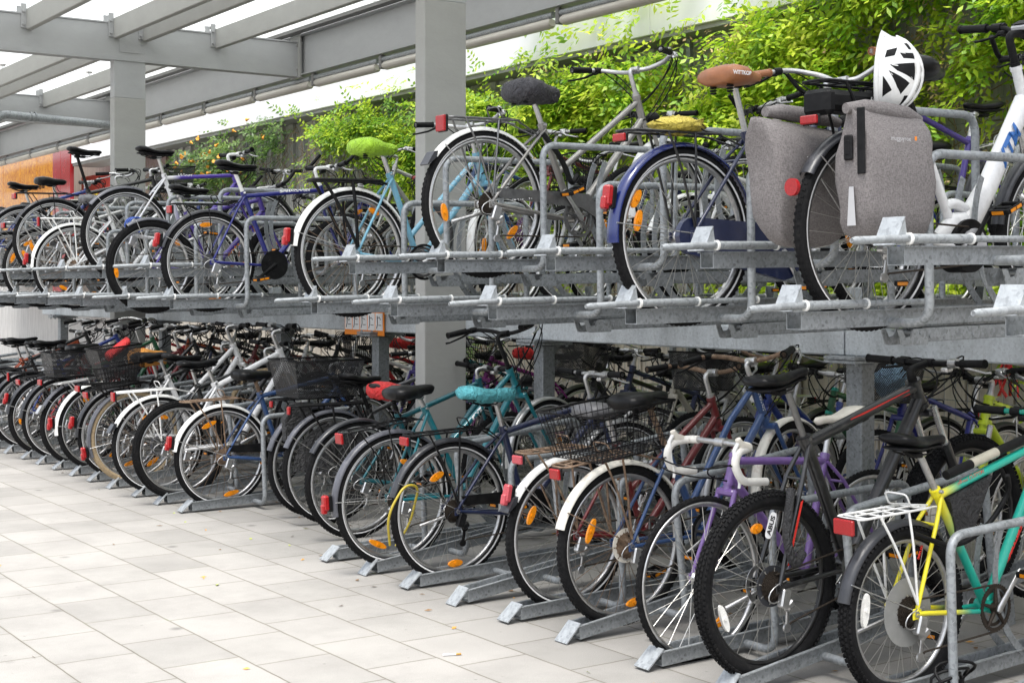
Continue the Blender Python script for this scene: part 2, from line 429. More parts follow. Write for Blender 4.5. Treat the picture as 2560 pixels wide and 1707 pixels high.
def tail(P, L):
    out = [P[-1]]; acc = 0
    for i in range(len(P) - 1, 0, -1):
        d = (P[i - 1] - P[i]).length
        if acc + d >= L: out.append(P[i].lerp(P[i - 1], (L - acc) / d)); break
        acc += d; out.append(P[i - 1])
    return out[::-1]
DEF = dict(R=.345, rt=.022, knob=0, stripe=1, tyre='rubber', rim='alu', spoke='spoke_metal', nsp=32, refl=[(random.random(), .2, .085, .03, 'amber_refl')], frefl=[],
 bb=(.45, .29), seat=(.31, .75), ht=(.87, .92), hl=.14, style='diamond', col='black_paint', col2=None, forkc=None, tr=1.14,
 sad='sport', sadm='leather_black', sadxz=None, post='alu', bar='flat', barm='alu', grip='black_plastic', stemh=.06, stemx=.08, stemm='alu', steer=0,
 ff=None, rf=None, rfa=(15, 195), ffa=(20, 175), rack=None, rackrefl=True, tlight=None, hlight=False, bell=False, guard=None, kick=False, crank=20, ring=.085, cog='alu_dark', derail=True,
 basket=None, barends=False, susp=False, disc=False, cables=6, bottle=False, leg=True, spoked=False, fendlight=None)
def bike(name, label, X, Y, z0, pitch=0, yaw=0, lean=0, group=None, **kw):
    P = dict(DEF); P.update(kw); R = P['R']
    rot = Euler((R_(lean), R_(-pitch), R_(yaw)), 'XYZ')
    hub = V((X, Y, z0 + R)); loc = hub - rot.to_matrix() @ V((0, 0, R))
    root = empty('bicycle'); root.location = loc; root.rotation_euler = rot
    tag(root, label, 'bicycle', group)
    M = Matrix.Translation(loc) @ rot.to_matrix().to_4x4()
    col = P['col']; k = P['tr']
    A = V((0, 0, R)); Bb = V((P['bb'][0], 0, P['bb'][1])); S = V((P['seat'][0], 0, P['seat'][1])); Ht = V((P['ht'][0], 0, P['ht'][1]))
    sa = R_(P.get('hang', 18)); ax = V((-math.sin(sa), 0, math.cos(sa))); Hb = Ht - ax * P['hl']
    F = V((Hb.x + (Hb.z - R) * math.tan(sa) + .045, 0, R)); Rfw = P.get('Rf', R)
    F.z = R + (Rfw - R)
    # frame
    mb = MB(); n = 12; st = P['style']
    def T(path, r, mi=0, nn=n): mb.tube(path, r, nn, mi)
    T([Hb - ax * .004, Ht + ax * .004], .0185 * max(1, k * .95)); mb.tube([Ht - ax * .012, Ht + ax * .006], .0205 * k, n, 1); mb.tube([Hb - ax * .006, Hb + ax * .01], .0205 * k, n, 1)
    T([Bb, S + (S - Bb).normalized() * .015], .0155 * k)
    mb.tube([S - (S - Bb).normalized() * .012, S + (S - Bb).normalized() * .012], .0195 * k, n, 1)
    mb.disc(Bb, .022 * k, -.036, .036, 14)
    T([Hb + ax * .03, Bb], .0175 * k) if st != 'ebike' else None
    up = Ht - ax * .025
    if st == 'diamond': T([up, S - (S - Bb).normalized() * .02], .0145 * k)
    elif st == 'trapez': T([up, Bb.lerp(S, .5)], .014 * k)
    elif st == 'double': T([up + V((0, 0, .0)), up + (Bb - Hb) * .35 + V((0, 0, .02)), Bb.lerp(S, .30)], .014 * k)
    elif st == 'wave':
        T(bez(up, up + V((-.12, 0, -.22)), Bb + V((.25, 0, .14)), Bb.lerp(S, .22), 12), .015 * k)
    elif st == 'mixte':
        for s in (-1, 1): T([up + V((0, s * .012, 0)), Bb.lerp(S, .55) + V((0, s * .018, 0)), A + V((0, s * .062, .02))], .008, 0, 8)
    elif st == 'ebike':
        mb.tube([Hb + ax * .035, Hb.lerp(Bb, .55) + V((-.01, 0, -.01)), Bb + V((.05, 0, .075))], [.042, .044, .052], 16, 0, flat=.8)
        T(bez(Bb + V((.08, 0, .12)), Bb + V((.0, 0, .16)), Bb + V((-.03, 0, .17)), Bb.lerp(S, .36), 6), .02)
        mb.tube([Bb + V((-.12, 0, .03)), Bb + V((-.03, 0, .085)), Bb + V((.06, 0, .09)), Bb + V((.12, 0, .05))], [.025, .04, .045, .03], 12, 0, flat=.8)
    for s in (-1, 1):
        T([Bb + V((-.01, s * .022, 0)), Bb + V((-.09, s * .04, .0)), A + V((.02, s * .062, -.002)), A + V((-.005, s * .064, 0))], .0085 * min(k, 1.25), 0, 8)
        T([S - (S - Bb).normalized() * .02 + V((0, s * .018, 0)), S.lerp(A, .25) + V((0, s * .042, 0)), A + V((.01, s * .062, .02)), A + V((0, s * .064, 0))], .0072 * min(k, 1.3), 0, 8)
        mb.box(A + V((.004, s * .064, 0)), (.045, .006, .04), 0, None, .002)
    mb.tube([S.lerp(A, .27) + V((0, -.04, 0)), S.lerp(A, .27) + V((0, .04, 0))], .006, 8)
    fr = part('frame', mb, [col, P['col2'] or col], root)
    lod = P.get('lod', 0)
    # fork etc.
    Ms = Matrix.Translation(Hb) @ Matrix.Rotation(R_(P['steer']), 4, ax) @ Matrix.Translation(-Hb)
    mb = MB(); fc = P['forkc'] or col
    crown = Hb - ax * .025
    mb.tube([crown - ax * .006, Hb], .019, 10); mb.box(crown - ax * .01, (.035, .1, .03), 0, None, .008)
    for s in (-1, 1):
        if P['susp']:
            mb.tube([crown + V((0, s * .056, .02)), crown - ax * .2 + V((.0, s * .058, 0))], .0145, 12, 1)
            e = F + V((-.02, s * .058, .01)); mb.tube([crown - ax * .15 + V((0, s * .058, 0)), crown - ax * .3 + V((0, s * .058, 0)), e], [.021, .021, .015], 12)
        else:
            mb.tube(bez(crown + V((0, s * .046, 0)), crown - ax * .16 + V((0, s * .05, 0)), F + V((-.055, s * .054, .14)), F + V((0, s * .055, 0)), 8), [.012 - .0005 * i for i in range(9)], 10)
        mb.box(F + V((0, s * .056, .0)), (.024, .006, .035), 0)
    part('fork', mb, [fc, 'chrome'], root, mw=Ms)
    w1 = wheel(root, A, P, None)
    w2 = wheel(root, F, P, Ms, front=True, R=Rfw)
    # seatpost + saddle
    sd = (S - Bb).normalized()
    sx = P['sadxz'] or (S.x + sd.x * .2, .95)
    sp = V((sx[0], 0, sx[1]))
    ts = (sp.z - .065 - S.z) / sd.z; pe = S + sd * ts
    mb = MB(); mb.tube([S - sd * .02, pe], .0135, 12); mb.box(pe + V((0, 0, .0)), (.045, .04, .025), 0, None, .006)
    mb.tube([S + sd * .004 + V((0, -.02, 0)), S + sd * .004 + V((0, -.034, 0))], .007, 8)
    part('seatpost', mb, P['post'], root)
    ob('saddle', cached(('saddle', P['sad'], P['sadm']), lambda: saddle_mb(P['sad']), [P['sadm'], 'black_plastic']), root, Matrix.Translation(sp) @ Matrix.Rotation(R_(P.get('sadrot', 2)), 4, 'Y'))
    # stem + bars
    top = Ht + ax * P['stemh']; C = top + V((P['stemx'], 0, P['stemx'] * .12))
    mb = MB(); mb.tube([Ht - ax * .01, Ht + ax * .02], .019, 10); mb.tube(fil([Ht, top + ax * .004, C], .03), .0125 * (1.25 if P['susp'] or st == 'ebike' else 1), 10); mb.tube([C + V((0, -.026, 0)), C + V((0, .026, 0))], .019, 10)
    part('stem', mb, P['stemm'], root, mw=Ms)
    bp = BARS[P['bar']]; mb = MB(); paths = []
    for s in (1, -1):
        pth = fil([C + V((x, y * s, z)) for x, y, z in bp], .05 if P['bar'] == 'drop' else .06, 5); paths.append(pth)
        mb.tube(pth, .0115, 10)
    if P['bar'] in ('flat', 'riser', 'trek'): pass
    hb = part('handlebar', mb, P['barm'], root, mw=Ms)
    if P['bar'] == 'drop':
        for pth in paths:
            mb = MB(); mb.tube(tail(pth, .38), .0165, 12); part('grip', mb, 'white_tape', hb)
            i = int(len(pth) * .52); q = tail(pth, .29)[0]; mb = MB()
            mb.tube([q + V((-.02, 0, .005)), q + V((.02, 0, .02)), q + V((.035, 0, .045))], [.017, .017, .012], 10)
            part('brake_hood', mb, 'cream_leather', hb)
            mb = MB(); mb.tube([q + V((.03, 0, .035)), q + V((.055, 0, .0)), q + V((.05, 0, -.07)), q + V((.03, 0, -.13)), q + V((.035, 0, -.15))], [.007, .008, .007, .006, .005], 8, flat=1.3); part('brake_lever', mb, 'white_plastic', hb)
    else:
        for i, pth in enumerate(paths):
            g = tail(pth, .125); mb = MB(); mb.tube(g, .0165, 12)
            for t in (0, 1): mb.tube([g[0 if t == 0 else -1], g[0 if t == 0 else -1].lerp(g[1 if t == 0 else -2], .06)], .0185, 12)
            part('grip', mb, P['grip'], hb)
            b0 = tail(pth, .17)[0]; b1 = g[-1]; d = (b1 - b0).normalized(); fw = V((0, 0, -1)).cross(d)
            if fw.x < 0: fw = -fw
            if P['bar'] in ('city', 'cruise'): fw = V((0, -1 if b0.y < 0 else 1, 0))
            mb = MB(); mb.tube([b0 - d * .02, b0 + d * .02], .017, 8); mb.box(b0 + fw * .02 + V((0, 0, -.008)), (.03, .03, .022), 0, None, .005)
            mb.tube([b0 + fw * .03 + V((0, 0, -.012)), b0 + fw * .05 + d * .04 + V((0, 0, -.03)), b0 + fw * .052 + d * .12 + V((0, 0, -.045)), b0 + fw * .06 + d * .14 + V((0, 0, -.045))], [.007, .006, .005, .006], 8)
            if P['bar'] in ('flat', 'riser', 'trek'): mb.box(b0 - d * .035 + V((-.005, 0, -.024)), (.045, .035, .022), 0, None, .006); mb.tube([b0 - d * .03 + fw * .01, b0 + d * .012 + fw * .012], .02, 8)
            part('brake_lever', mb, 'black_plastic' if (i + len(name)) % 2 else 'alu', hb)
            if P['barends']:
                e = pth[-1]; mb = MB(); mb.tube(fil([e + V((-.01, 0, 0)), e + V((.03, 0, .02)), e + V((.1, 0, .1)) + V((0, -.01 * math.copysign(1, e.y), 0))], .03), .0125, 10); part('bar_end', mb, 'black_plastic', hb)
    for i in range(P['cables']):
        s = (-1, 1, -1)[i % 3]; pth = paths[0 if s < 0 else 1]
        b0 = tail(pth, .19)[0]; o = .018 * i
        e = [Hb + V((-.03, s * .02, .02)), Hb + V((-.06, s * .02, .0)), Ht + V((-.06, 0, -.02))][i % 3]
        mb = MB(); mb.tube(bez(b0, b0 + V((.12 + o, (i % 3 - 1) * .05, (-.03, .05, .02, .09, -.06, .03)[i % 6])), V((C.x + .17 - o, -s * (.02 + .03 * (i % 3)), Hb.z + .03)), e, 12), .0034, 5, caps=False)
        part('cable', mb, 'black_plastic', root, mw=Ms)
    if P['bell']:
        q = tail(paths[0], .21)[0]; mb = MB()
        for zz, r in ((.018, .026), (.028, .024), (.036, .017), (.04, .006)): mb.add(*lathe_z(q + V((0, 0, zz)), r, .012), 0)
        part('bell', mb, 'chrome' if P['bell'] is True else P['bell'], hb)
    # drivetrain
    mb = MB(); cr = P['ring']; yc = -.048
    mb.sweep([(cr, yc - .002), (cr, yc + .002), (cr - .014, yc + .002), (cr - .014, yc - .002)], 0, 360, 40, Bb, full=True)
    mb.sweep([(cr * .8, yc + .008), (cr * .8, yc + .012), (cr * .8 - .012, yc + .012), (cr * .8 - .012, yc + .008)], 0, 360, 32, Bb, full=True)
    for i in range(5):
        a = 2 * math.pi * i / 5 + .3; d = V((math.cos(a), 0, math.sin(a))); mb.tube([Bb + V((0, yc, 0)), Bb + V((0, yc, 0)) + d * (cr - .01)], [.011, .006], 6)
    mb.disc(Bb, .02, -.06, .06, 12)
    for i in range(42):
        a = 2 * math.pi * i / 42; mb.box(Bb + V((cr * math.cos(a), yc, cr * math.sin(a))), (.005, .003, .006), 0, Matrix.Rotation(-a, 3, 'Y'))
    cs = part('crankset', mb, P.get('ringm', 'alu_dark'), root)
    for s in (-1, 1):
        a = R_(P['crank']) + (math.pi if s > 0 else 0); d = V((math.cos(a), 0, math.sin(a)))
        mb = MB(); p0 = Bb + V((0, s * .066, 0)); p1 = Bb + d * .165 + V((0, s * .078, 0))
        mb.tube([p0 - d * .015, p0, p0.lerp(p1, .5), p1, p1 + d * .012], [.01, .017, .011, .012, .008], 8, flat=.55, up=(0, 1, 0)); part('crank_arm', mb, P.get('armm', 'alu'), cs)
        pc = p1 + V((0, s * .062, 0)); mb = MB(); tilt = Matrix.Rotation(R_(random.uniform(-25, 15)), 3, 'Y')
        for q in (-1, 1):
            mb.box(pc + tilt @ V((q * .042, 0, 0)), (.012, .09, .022), 0, tilt, .003); mb.box(pc + tilt @ V((0, q * .042, 0)), (.08, .01, .02), 0, tilt, .003)
        mb.tube([p1, pc + V((0, s * .03, 0))], .009, 8)
        for q in (-1, 1): mb.box(pc + tilt @ V((q * .0485, 0, 0)), (.003, .05, .013), 1, tilt)
        for q in (-1, 1): mb.box(pc + tilt @ V((q*.018, s * .0475, 0)), (.03, .003, .012), 1, tilt)
        part('pedal', mb, ['black_plastic', 'amber_refl'], cs)
    ca = V((0, yc, 0)); rc = .045
    mb = MB(); mb.tube([A + V((0, yc, rc)), Bb + ca + V((0, 0, cr))], .0042, 5, caps=False)
    low = [Bb + ca + V((0, 0, -cr)), A + V((.06, yc, -.15)), A + V((.03, yc, -.17))] if P['derail'] else [Bb + ca + V((0, 0, -cr)), A + V((0, yc, -rc))]
    mb.tube(low, .0042, 5, caps=False)
    if P['guard'] != 'case': part('chain', mb, 'chain_metal', root)
    mb = MB()
    for i in range(6 if P['derail'] else 1):
        r = .056 - i * .005; mb.disc(A, r, -.028 - i * .005, -.0305 - i * .005, 22)
        for q in range(18): aa = 2 * math.pi * q / 18; mb.box(A + V(((r + .001) * math.cos(aa), -.029 - i * .005, (r + .001) * math.sin(aa))), (.005, .002, .005), 0, Matrix.Rotation(-aa, 3, 'Y'))
    part('cassette', mb, P['cog'] if P['cog'] in MAT else 'chain_metal', root)
    if P.get('spokeguard'):
        mb = MB(); mb.sweep([(.05, -.026), (P['spokeguard'], -.026), (P['spokeguard'], -.024), (.05, -.024)], 0, 360, 40, A, full=True); part('spoke_guard', mb, P.get('sgm', 'grey_fender'), root)
    if P['derail']:
        mb = MB(); mb.box(A + V((.02, -.064, -.045)), (.045, .03, .07), 0, Matrix.Rotation(R_(20), 3, 'Y'), .006); mb.box(A + V((.045, -.06, -.075)), (.04, .03, .03), 0, Matrix.Rotation(R_(-30), 3, 'Y'), .006)
        mb.tube([A + V((.05, -.05, -.08)), A + V((.035, -.048, -.165))], .01, 6, flat=.3)
        for q in ((.05, -.09), (.035, -.165)): mb.disc(A + V((q[0], 0, q[1])), .018, -.052, -.044, 12)
        mb.tube(bez(A + V((-.01, -.065, -.05)), A + V((-.09, -.068, -.06)), A + V((-.08, -.068, .02)), A + V((.04, -.066, .02)), 8), .0028, 5)
        part('derailleur', mb, P.get('derm', 'alu'), root)
    if P['disc']:
        mb = MB(); mb.sweep([(.062, .03), (.08, .03), (.08, .032), (.062, .032)], 0, 360, 36, A, full=True); part('brake_disc', mb, 'alu', root)
    g = P['guard']
    if g == 'case':
        mb = MB(); poly = []
        for i in range(9): a = R_(90 + i * 22.5); poly.append((A.x + .075 * math.cos(a), A.z + .075 * math.sin(a)))
        for i in range(9): a = R_(-90 + i * 22.5); poly.append((Bb.x + .115 * math.cos(a), Bb.z + .115 * math.sin(a)))
        mb.prism(poly, -.062, -.034); part('chain_case', mb, P.get('guardm', 'black_paint'), root)
    elif g == 'half':
        mb = MB(); d = (Bb - A); poly = [(A.x + .03, A.z + .075), (Bb.x - .05, Bb.z + .125), (Bb.x + .05, Bb.z + .118), (Bb.x + .118, Bb.z + .05), (Bb.x + .125, Bb.z - .03), (Bb.x + .08, Bb.z + .01), (Bb.x + .0, Bb.z + .05), (A.x + .04, A.z + .03)]
        mb.prism(poly, -.066, -.056); part('chain_guard', mb, P.get('guardm', 'black_plastic'), root)
    elif g == 'ring':
        mb = MB(); mb.sweep([(cr + .004, -.06), (cr + .018, -.058), (cr + .018, -.055), (cr + .004, -.057)], 0, 360, 36, Bb, full=True); part('chain_guard', mb, 'black_plastic', root)
    if P['kick']:
        mb = MB(); mb.tube([A + V((.06, .06, -.03)), A + V((-.12, .11, -.08))], .009, 8); part('kickstand', mb, 'alu', root)
    if P['rf']:
        a0, a1 = P['rfa']; w = P.get('fw', .028); mb = fender_mb(R + .016, w, a0, a1); mb.v = [tuple(V(p) + A) for p in mb.v]; f = part('mudguard', mb, P['rf'], root)
        e = R_(a1 - 12)
        for s in (-1, 1):
            mb = MB(); mb.tube([A + V((0, s * .066, .01)), A + V(((R + .012) * math.cos(e), s * w, (R + .012) * math.sin(e)))], .0025, 6); part('stay', mb, P.get('staym', 'alu'), f)
        if P['fendlight']:
            e = R_(P['fendlight'][0]); c = A + V(((R + .045) * math.cos(e), 0, (R + .045) * math.sin(e))); mb = MB()
            t = Matrix.Rotation(-(e - math.pi) * .35, 3, 'Y')
            mb.box(c + t @ V((.014, 0, 0)), (.02, .035, .085), 1, t, .004); mb.box(c + t @ V((-.01, 0, .005)), (.032, .042, .08), 0, t, .008); mb.box(c + t @ V((-.02, 0, -.025)), (.03, .03, .05), 0, t, .006)
            part('tail_light', mb, [P['fendlight'][1], 'black_plastic'], f)
        if P.get('flap'):
            e = R_(a1); c = A + V(((R + .014) * math.cos(e), 0, (R + .014) * math.sin(e))); mb = MB()
            mb.prism([(c.x + .01, c.z + .02), (c.x - .012, c.z + .015), (c.x - .05, c.z - .045), (c.x - .046, c.z - .05), (c.x, c.z - .012)], -.035, .035); part('mud_flap', mb, P['flap'], f)
    if P['ff']:
        a0, a1 = P['ffa']; w = P.get('fw', .028); mb = fender_mb(Rfw + .016, w, a0, a1); mb.v = [tuple(V(p) + F) for p in mb.v]; f = part('mudguard', mb, P['ff'], root, mw=Ms)
        e = R_(a1 - 12)
        for s in (-1, 1):
            mb = MB(); mb.tube([F + V((0, s * .06, .01)), F + V(((Rfw + .012) * math.cos(e), s * w, (Rfw + .012) * math.sin(e)))], .0025, 6); part('stay', mb, 'alu', f)
    zr = 2 * R + .052 + P.get('rackz', 0)
    if P['rack']:
        x0 = P.get('rackx', (-.31, .13)); hw = .058; rm = P['rack']; mb = MB(); rr = P.get('rackr', .0052)
        mb.tube(fil([(x0[1] + .03, -.02, zr - .01), (x0[1], -hw, zr), (x0[0], -hw, zr), (x0[0] - .01, 0, zr), (x0[0], hw, zr), (x0[1], hw, zr), (x0[1] + .03, .02, zr - .01)], .03), rr, 8)
        for i in range(5): xx = x0[0] + (i + .5) * (x0[1] - x0[0]) / 5; mb.tube([(xx, -hw, zr), (xx, hw, zr)], rr * .75, 6)
        mb.tube([(x0[0] + .03, .0, zr + .003), (x0[1], .0, zr + .003)], rr * .75, 6)
        for s in (-1, 1):
            for xx in P.get('legs', (-.2, -.02)): mb.tube(fil([(xx, s * hw, zr), (xx * .6, s * (hw + .012), zr - .12), (.0, s * .072, R + .035)], .08), rr, 8)
            mb.tube([(x0[1], s * .045, zr - .002), tuple(S.lerp(A, .12) + V((0, s * .02, 0)))], rr * .8, 6)
        if P.get('clip', True): mb.tube(fil([(x0[1] - .02, -.05, zr + .004), (x0[1] - .1, -.05, zr + .012), (x0[1] - .12, -.05, zr + .06), (x0[1] - .12, .05, zr + .06), (x0[1] - .1, .05, zr + .012), (x0[1] - .02, .05, zr + .004)], .02), .0035, 6)
        rk = part('luggage_rack', mb, rm, root)
        if P['rackrefl']:
            rw, rh = P.get('rrs', (.09, .045)); mb = MB(); xx = x0[0] - .022; zz = zr - .028 + P.get('rrz', 0)
            mb.box((xx, 0, zz), (.016, rw, rh), 0, None, .004); mb.box((xx + .012, 0, zz), (.012, rw + .006, rh + .006), 1, None, .004)
            part('rack_reflector' if not P.get('rlight') else 'tail_light', mb, [P.get('rrm', 'red_refl'), 'black_plastic'], rk)
    if P['hlight']:
        q = Hb + V((.07, 0, .04)); mb = MB()
        mb.tube([q + V((-.035, 0, 0)), q + V((.0, 0, 0)), q + V((.03, 0, 0))], [.012, .032, .036], 16, 0); mb.tube([q + V((.03, 0, 0)), q + V((.033, 0, 0))], .034, 16, 1); mb.tube([q + V((-.02, 0, -.01)), Hb + V((.02, 0, -.02))], .005, 6)
        part('headlight', mb, ['black_plastic' if P['hlight'] is True else P['hlight'], 'lamp_glass'], root, mw=Ms)
    if P['basket']:
        kind, bx = P['basket'][:2]
        mb = MB()
        if bx == 'rear': c = V((-.1 + P.get('bkx', 0), 0, zr + .012)); L, W, Hh = P.get('bks', (.40, .30, .20))
        else: c = C + V((.15, 0, -.2)); L, W, Hh = P.get('bks', (.26, .34, .22))
        tp = .82
        def ring(z, f): return [c + V((a * L / 2 * f, b * W / 2 * f, z)) for a, b in ((-1, -1), (1, -1), (1, 1), (-1, 1))]
        def pos(u, t):  # u 0..4 round the rim, t height
            r = ring(Hh * t, tp + (1 - tp) * t); i = int(u) % 4; return r[i].lerp(r[(i + 1) % 4], u - int(u))
        for t in ((0, .004), (1, .0062)): mb.tube([pos(i, t[0]) for i in range(4)], t[1], 6, closed=True)
        if kind == 'wire':
            for t in (.25, .5, .75): mb.tube([pos(i, t) for i in range(4)], .0024, 4, closed=True)
            for i in range(56): mb.tube([pos(i / 14, 0), pos(i / 14, 1)], .002, 4, caps=False)
            r = ring(0, tp)
            for i in range(1, 16): mb.tube([r[0].lerp(r[1], i / 16), r[3].lerp(r[2], i / 16)], .0016, 4, caps=False)
            for i in range(1, 12): mb.tube([r[0].lerp(r[3], i / 12), r[1].lerp(r[2], i / 12)], .0016, 4, caps=False)
            bk = part('basket', mb, P['basket'][2] if len(P['basket']) > 2 else 'black_plastic', root, mw=Ms if bx != 'rear' else None)
        else:
            bk = part('basket', mb, 'black_plastic', root, mw=Ms if bx != 'rear' else None)
            mb = MB(); rb, rt2 = ring(0, tp), ring(Hh, 1)
            for i in range(4): mb.add([rb[i], rb[(i + 1) % 4], rt2[(i + 1) % 4], rt2[i]], [(0, 1, 2, 3)], 0, False)
            mb.add(rb, [(0, 1, 2, 3)], 0, False); part('wire_mesh', mb, 'finemesh', bk)
    P.update(root=root, M=M, Ms=Ms, A=A, Bb=Bb, S=S, Ht=Ht, Hb=Hb, F=F, C=C, sp=sp, zr=zr, frame=fr, paths=paths, ax=ax, up=up)
    return P
def cover(B, m, label, kind=None, grow=.012, drop=.02):
    key = ('cover', kind or B['sad'], m, grow)
    me = cached(key, lambda: (lambda mb: (mb.loft(saddle_rings(kind or B['sad'], grow, .004, drop)), mb)[1])(MB()), [m])
    o = bpy.data.objects.new('saddle_cover', me); COL.objects.link(o)
    o.matrix_world = B['M'] @ Matrix.Translation(B['sp']) @ Matrix.Rotation(R_(B.get('sadrot', 2)), 4, 'Y')
    return tag(o, label, 'saddle cover')
# ------------------------------------------------------------------ world, light
w = bpy.data.worlds.new('World'); sc.world = w; w.use_nodes = True
t = w.node_tree; bg = t.nodes['Background']; sky = t.nodes.new('ShaderNodeTexSky'); sky.sky_type = 'NISHITA'; sky.sun_disc = False
SUN = V((-.22, -.24, .95)).normalized()
sky.sun_elevation = math.asin(SUN.z); sky.sun_rotation = math.atan2(SUN.x, SUN.y); sky.air_density = 1.0; sky.dust_density = 3.0; sky.ozone_density = 1.0
hs_ = t.nodes.new('ShaderNodeHueSaturation'); hs_.inputs['Saturation'].default_value = .35; t.links.new(sky.outputs[0], hs_.inputs['Color']); t.links.new(hs_.outputs[0], bg.inputs[0]); bg.inputs[1].default_value = .10
sl = bpy.data.lights.new('sun', 'SUN'); sl.energy = 1.5; sl.angle = R_(28); sl.color = (1, .97, .92)
so = bpy.data.objects.new('sun', sl); COL.objects.link(so); so.rotation_euler = SUN.to_track_quat('Z', 'Y').to_euler()
sc.view_settings.view_transform = 'Standard'; sc.view_settings.look = 'None'; sc.view_settings.exposure = 1.9; sc.view_settings.gamma = 1
sc.cycles.use_denoising = True; sc.cycles.max_bounces = 8; sc.cycles.transparent_max_bounces = 12; sc.cycles.sample_clamp_indirect = 6
# ------------------------------------------------------------------ ground
m, t, b = nt('paving_slabs')
tc = N(t, 'ShaderNodeTexCoord'); sp = N(t, 'ShaderNodeSeparateXYZ'); t.links.new(tc.outputs['Object'], sp.inputs[0])
cb = N(t, 'ShaderNodeCombineXYZ')
ax1 = N(t, 'ShaderNodeMath', operation='SUBTRACT'); ax1.inputs[1].default_value = 5.45 - 4.65 * 6; t.links.new(sp.outputs['Y'], ax1.inputs[0]); t.links.new(ax1.outputs[0], cb.inputs[0])
ax2 = N(t, 'ShaderNodeMath', operation='SUBTRACT'); ax2.inputs[1].default_value = 2.42 - .3275 * 200; t.links.new(sp.outputs['X'], ax2.inputs[0]); t.links.new(ax2.outputs[0], cb.inputs[1])
def brick(ms, smooth):
    br = N(t, 'ShaderNodeTexBrick', i_Scale=1.0, i_Bias=0.0); br.inputs['Mortar Size'].default_value = ms; br.inputs['Mortar Smooth'].default_value = smooth
    br.inputs['Brick Width'].default_value = .465; br.inputs['Row Height'].default_value = .3275; br.offset = .35; br.offset_frequency = 2; br.squash = 1
    br.inputs['Color1'].default_value = (.0, .0, .0, 1); br.inputs['Color2'].default_value = (1, 1, 1, 1); br.inputs['Mortar'].default_value = (.5, .5, .5, 1)
    return br
# small wobble so the joints are not ruler straight
wn = N(t, 'ShaderNodeTexNoise', i_Scale=9.0, i_Detail=4.0); t.links.new(tc.outputs['Object'], wn.inputs['Vector'])
wv = N(t, 'ShaderNodeVectorMath', operation='MULTIPLY_ADD'); wv.inputs[1].default_value = (.009, .009, 0); t.links.new(wn.outputs['Color'], wv.inputs[0]); t.links.new(cb.outputs[0], wv.inputs[2])
br = brick(.0034, .3); t.links.new(wv.outputs[0], br.inputs['Vector'])
bw = brick(.016, 1.0); t.links.new(wv.outputs[0], bw.inputs['Vector'])
slab = ramp(t, br.outputs['Color'], [(0, (.285, .275, .257)), (.5, (.31, .298, .28)), (1, (.255, .246, .23))])
fine = N(t, 'ShaderNodeTexNoise', i_Scale=260.0, i_Detail=4.0); t.links.new(tc.outputs['Object'], fine.inputs['Vector'])
big = N(t, 'ShaderNodeTexNoise', i_Scale=2.3, i_Detail=8.0, i_Roughness=.62); t.links.new(tc.outputs['Object'], big.inputs['Vector'])
def mulby(src, fac_out, lo, hi, a=.3, c=.7):
    r = ramp(t, fac_out, [(a, (lo,) * 3), (c, (hi,) * 3)]); x = N(t, 'ShaderNodeMix'); x.data_type = 'RGBA'; x.blend_type = 'MULTIPLY'; x.inputs[0].default_value = 1
    t.links.new(src, x.inputs[6]); t.links.new(r.outputs[0], x.inputs[7]); return x.outputs[2]
c1 = mulby(slab.outputs[0], fine.outputs[0], .8, 1.12); c1 = mulby(c1, big.outputs[0], .9, 1.03)
vs = N(t, 'ShaderNodeTexVoronoi', i_Scale=2.1, i_Randomness=1.0); t.links.new(tc.outputs['Object'], vs.inputs['Vector'])
c1 = mulby(c1, vs.outputs['Distance'], .55, 1.0, .03, .085)
st2 = N(t, 'ShaderNodeTexNoise', i_Scale=.9, i_Detail=9.0, i_Roughness=.75); t.links.new(tc.outputs['Object'], st2.inputs['Vector']); c1 = mulby(c1, st2.outputs[0], .84, 1.02, .38, .55)
vs2 = N(t, 'ShaderNodeTexVoronoi', i_Scale=7.0, i_Randomness=1.0); t.links.new(tc.outputs['Object'], vs2.inputs['Vector']); c1 = mulby(c1, vs2.outputs['Distance'], .7, 1.0, .03, .06)
mo = ramp(t, big.outputs[0], [(.35, (.105, .095, .078)), (.62, (.155, .142, .118)), (.74, (.12, .17, .04))])
mk = N(t, 'ShaderNodeMix'); mk.data_type = 'RGBA'; t.links.new(br.outputs['Fac'], mk.inputs[0]); t.links.new(c1, mk.inputs[6]); t.links.new(mo.outputs[0], mk.inputs[7])
edge = N(t, 'ShaderNodeMix'); edge.data_type = 'RGBA'; edge.blend_type = 'MULTIPLY'; edge.inputs[7].default_value = (.92, .91, .89, 1)
t.links.new(bw.outputs['Fac'], edge.inputs[0]); t.links.new(mk.outputs[2], edge.inputs[6]); t.links.new(edge.outputs[2], b.inputs['Base Color'])
b.inputs['Roughness'].default_value = .82
inv = N(t, 'ShaderNodeMath', operation='MULTIPLY_ADD'); inv.inputs[1].default_value = -1.0; t.links.new(br.outputs['Fac'], inv.inputs[0])
fs_ = N(t, 'ShaderNodeMath', operation='MULTIPLY'); fs_.inputs[1].default_value = .25; t.links.new(fine.outputs[0], fs_.inputs[0]); t.links.new(fs_.outputs[0], inv.inputs[2])
bp = N(t, 'ShaderNodeBump', i_Strength=.5, i_Distance=.004); t.links.new(inv.outputs[0], bp.inputs['Height']); t.links.new(bp.outputs[0], b.inputs['Normal'])
MAT['paving'] = m
mb = MB(); mb.add([(-60, -60, 0), (60, -60, 0), (60, 120, 0), (-60, 120, 0)], [(0, 1, 2, 3)], 0, False)
tag(part('ground', mb, 'paving', None), kind='structure')
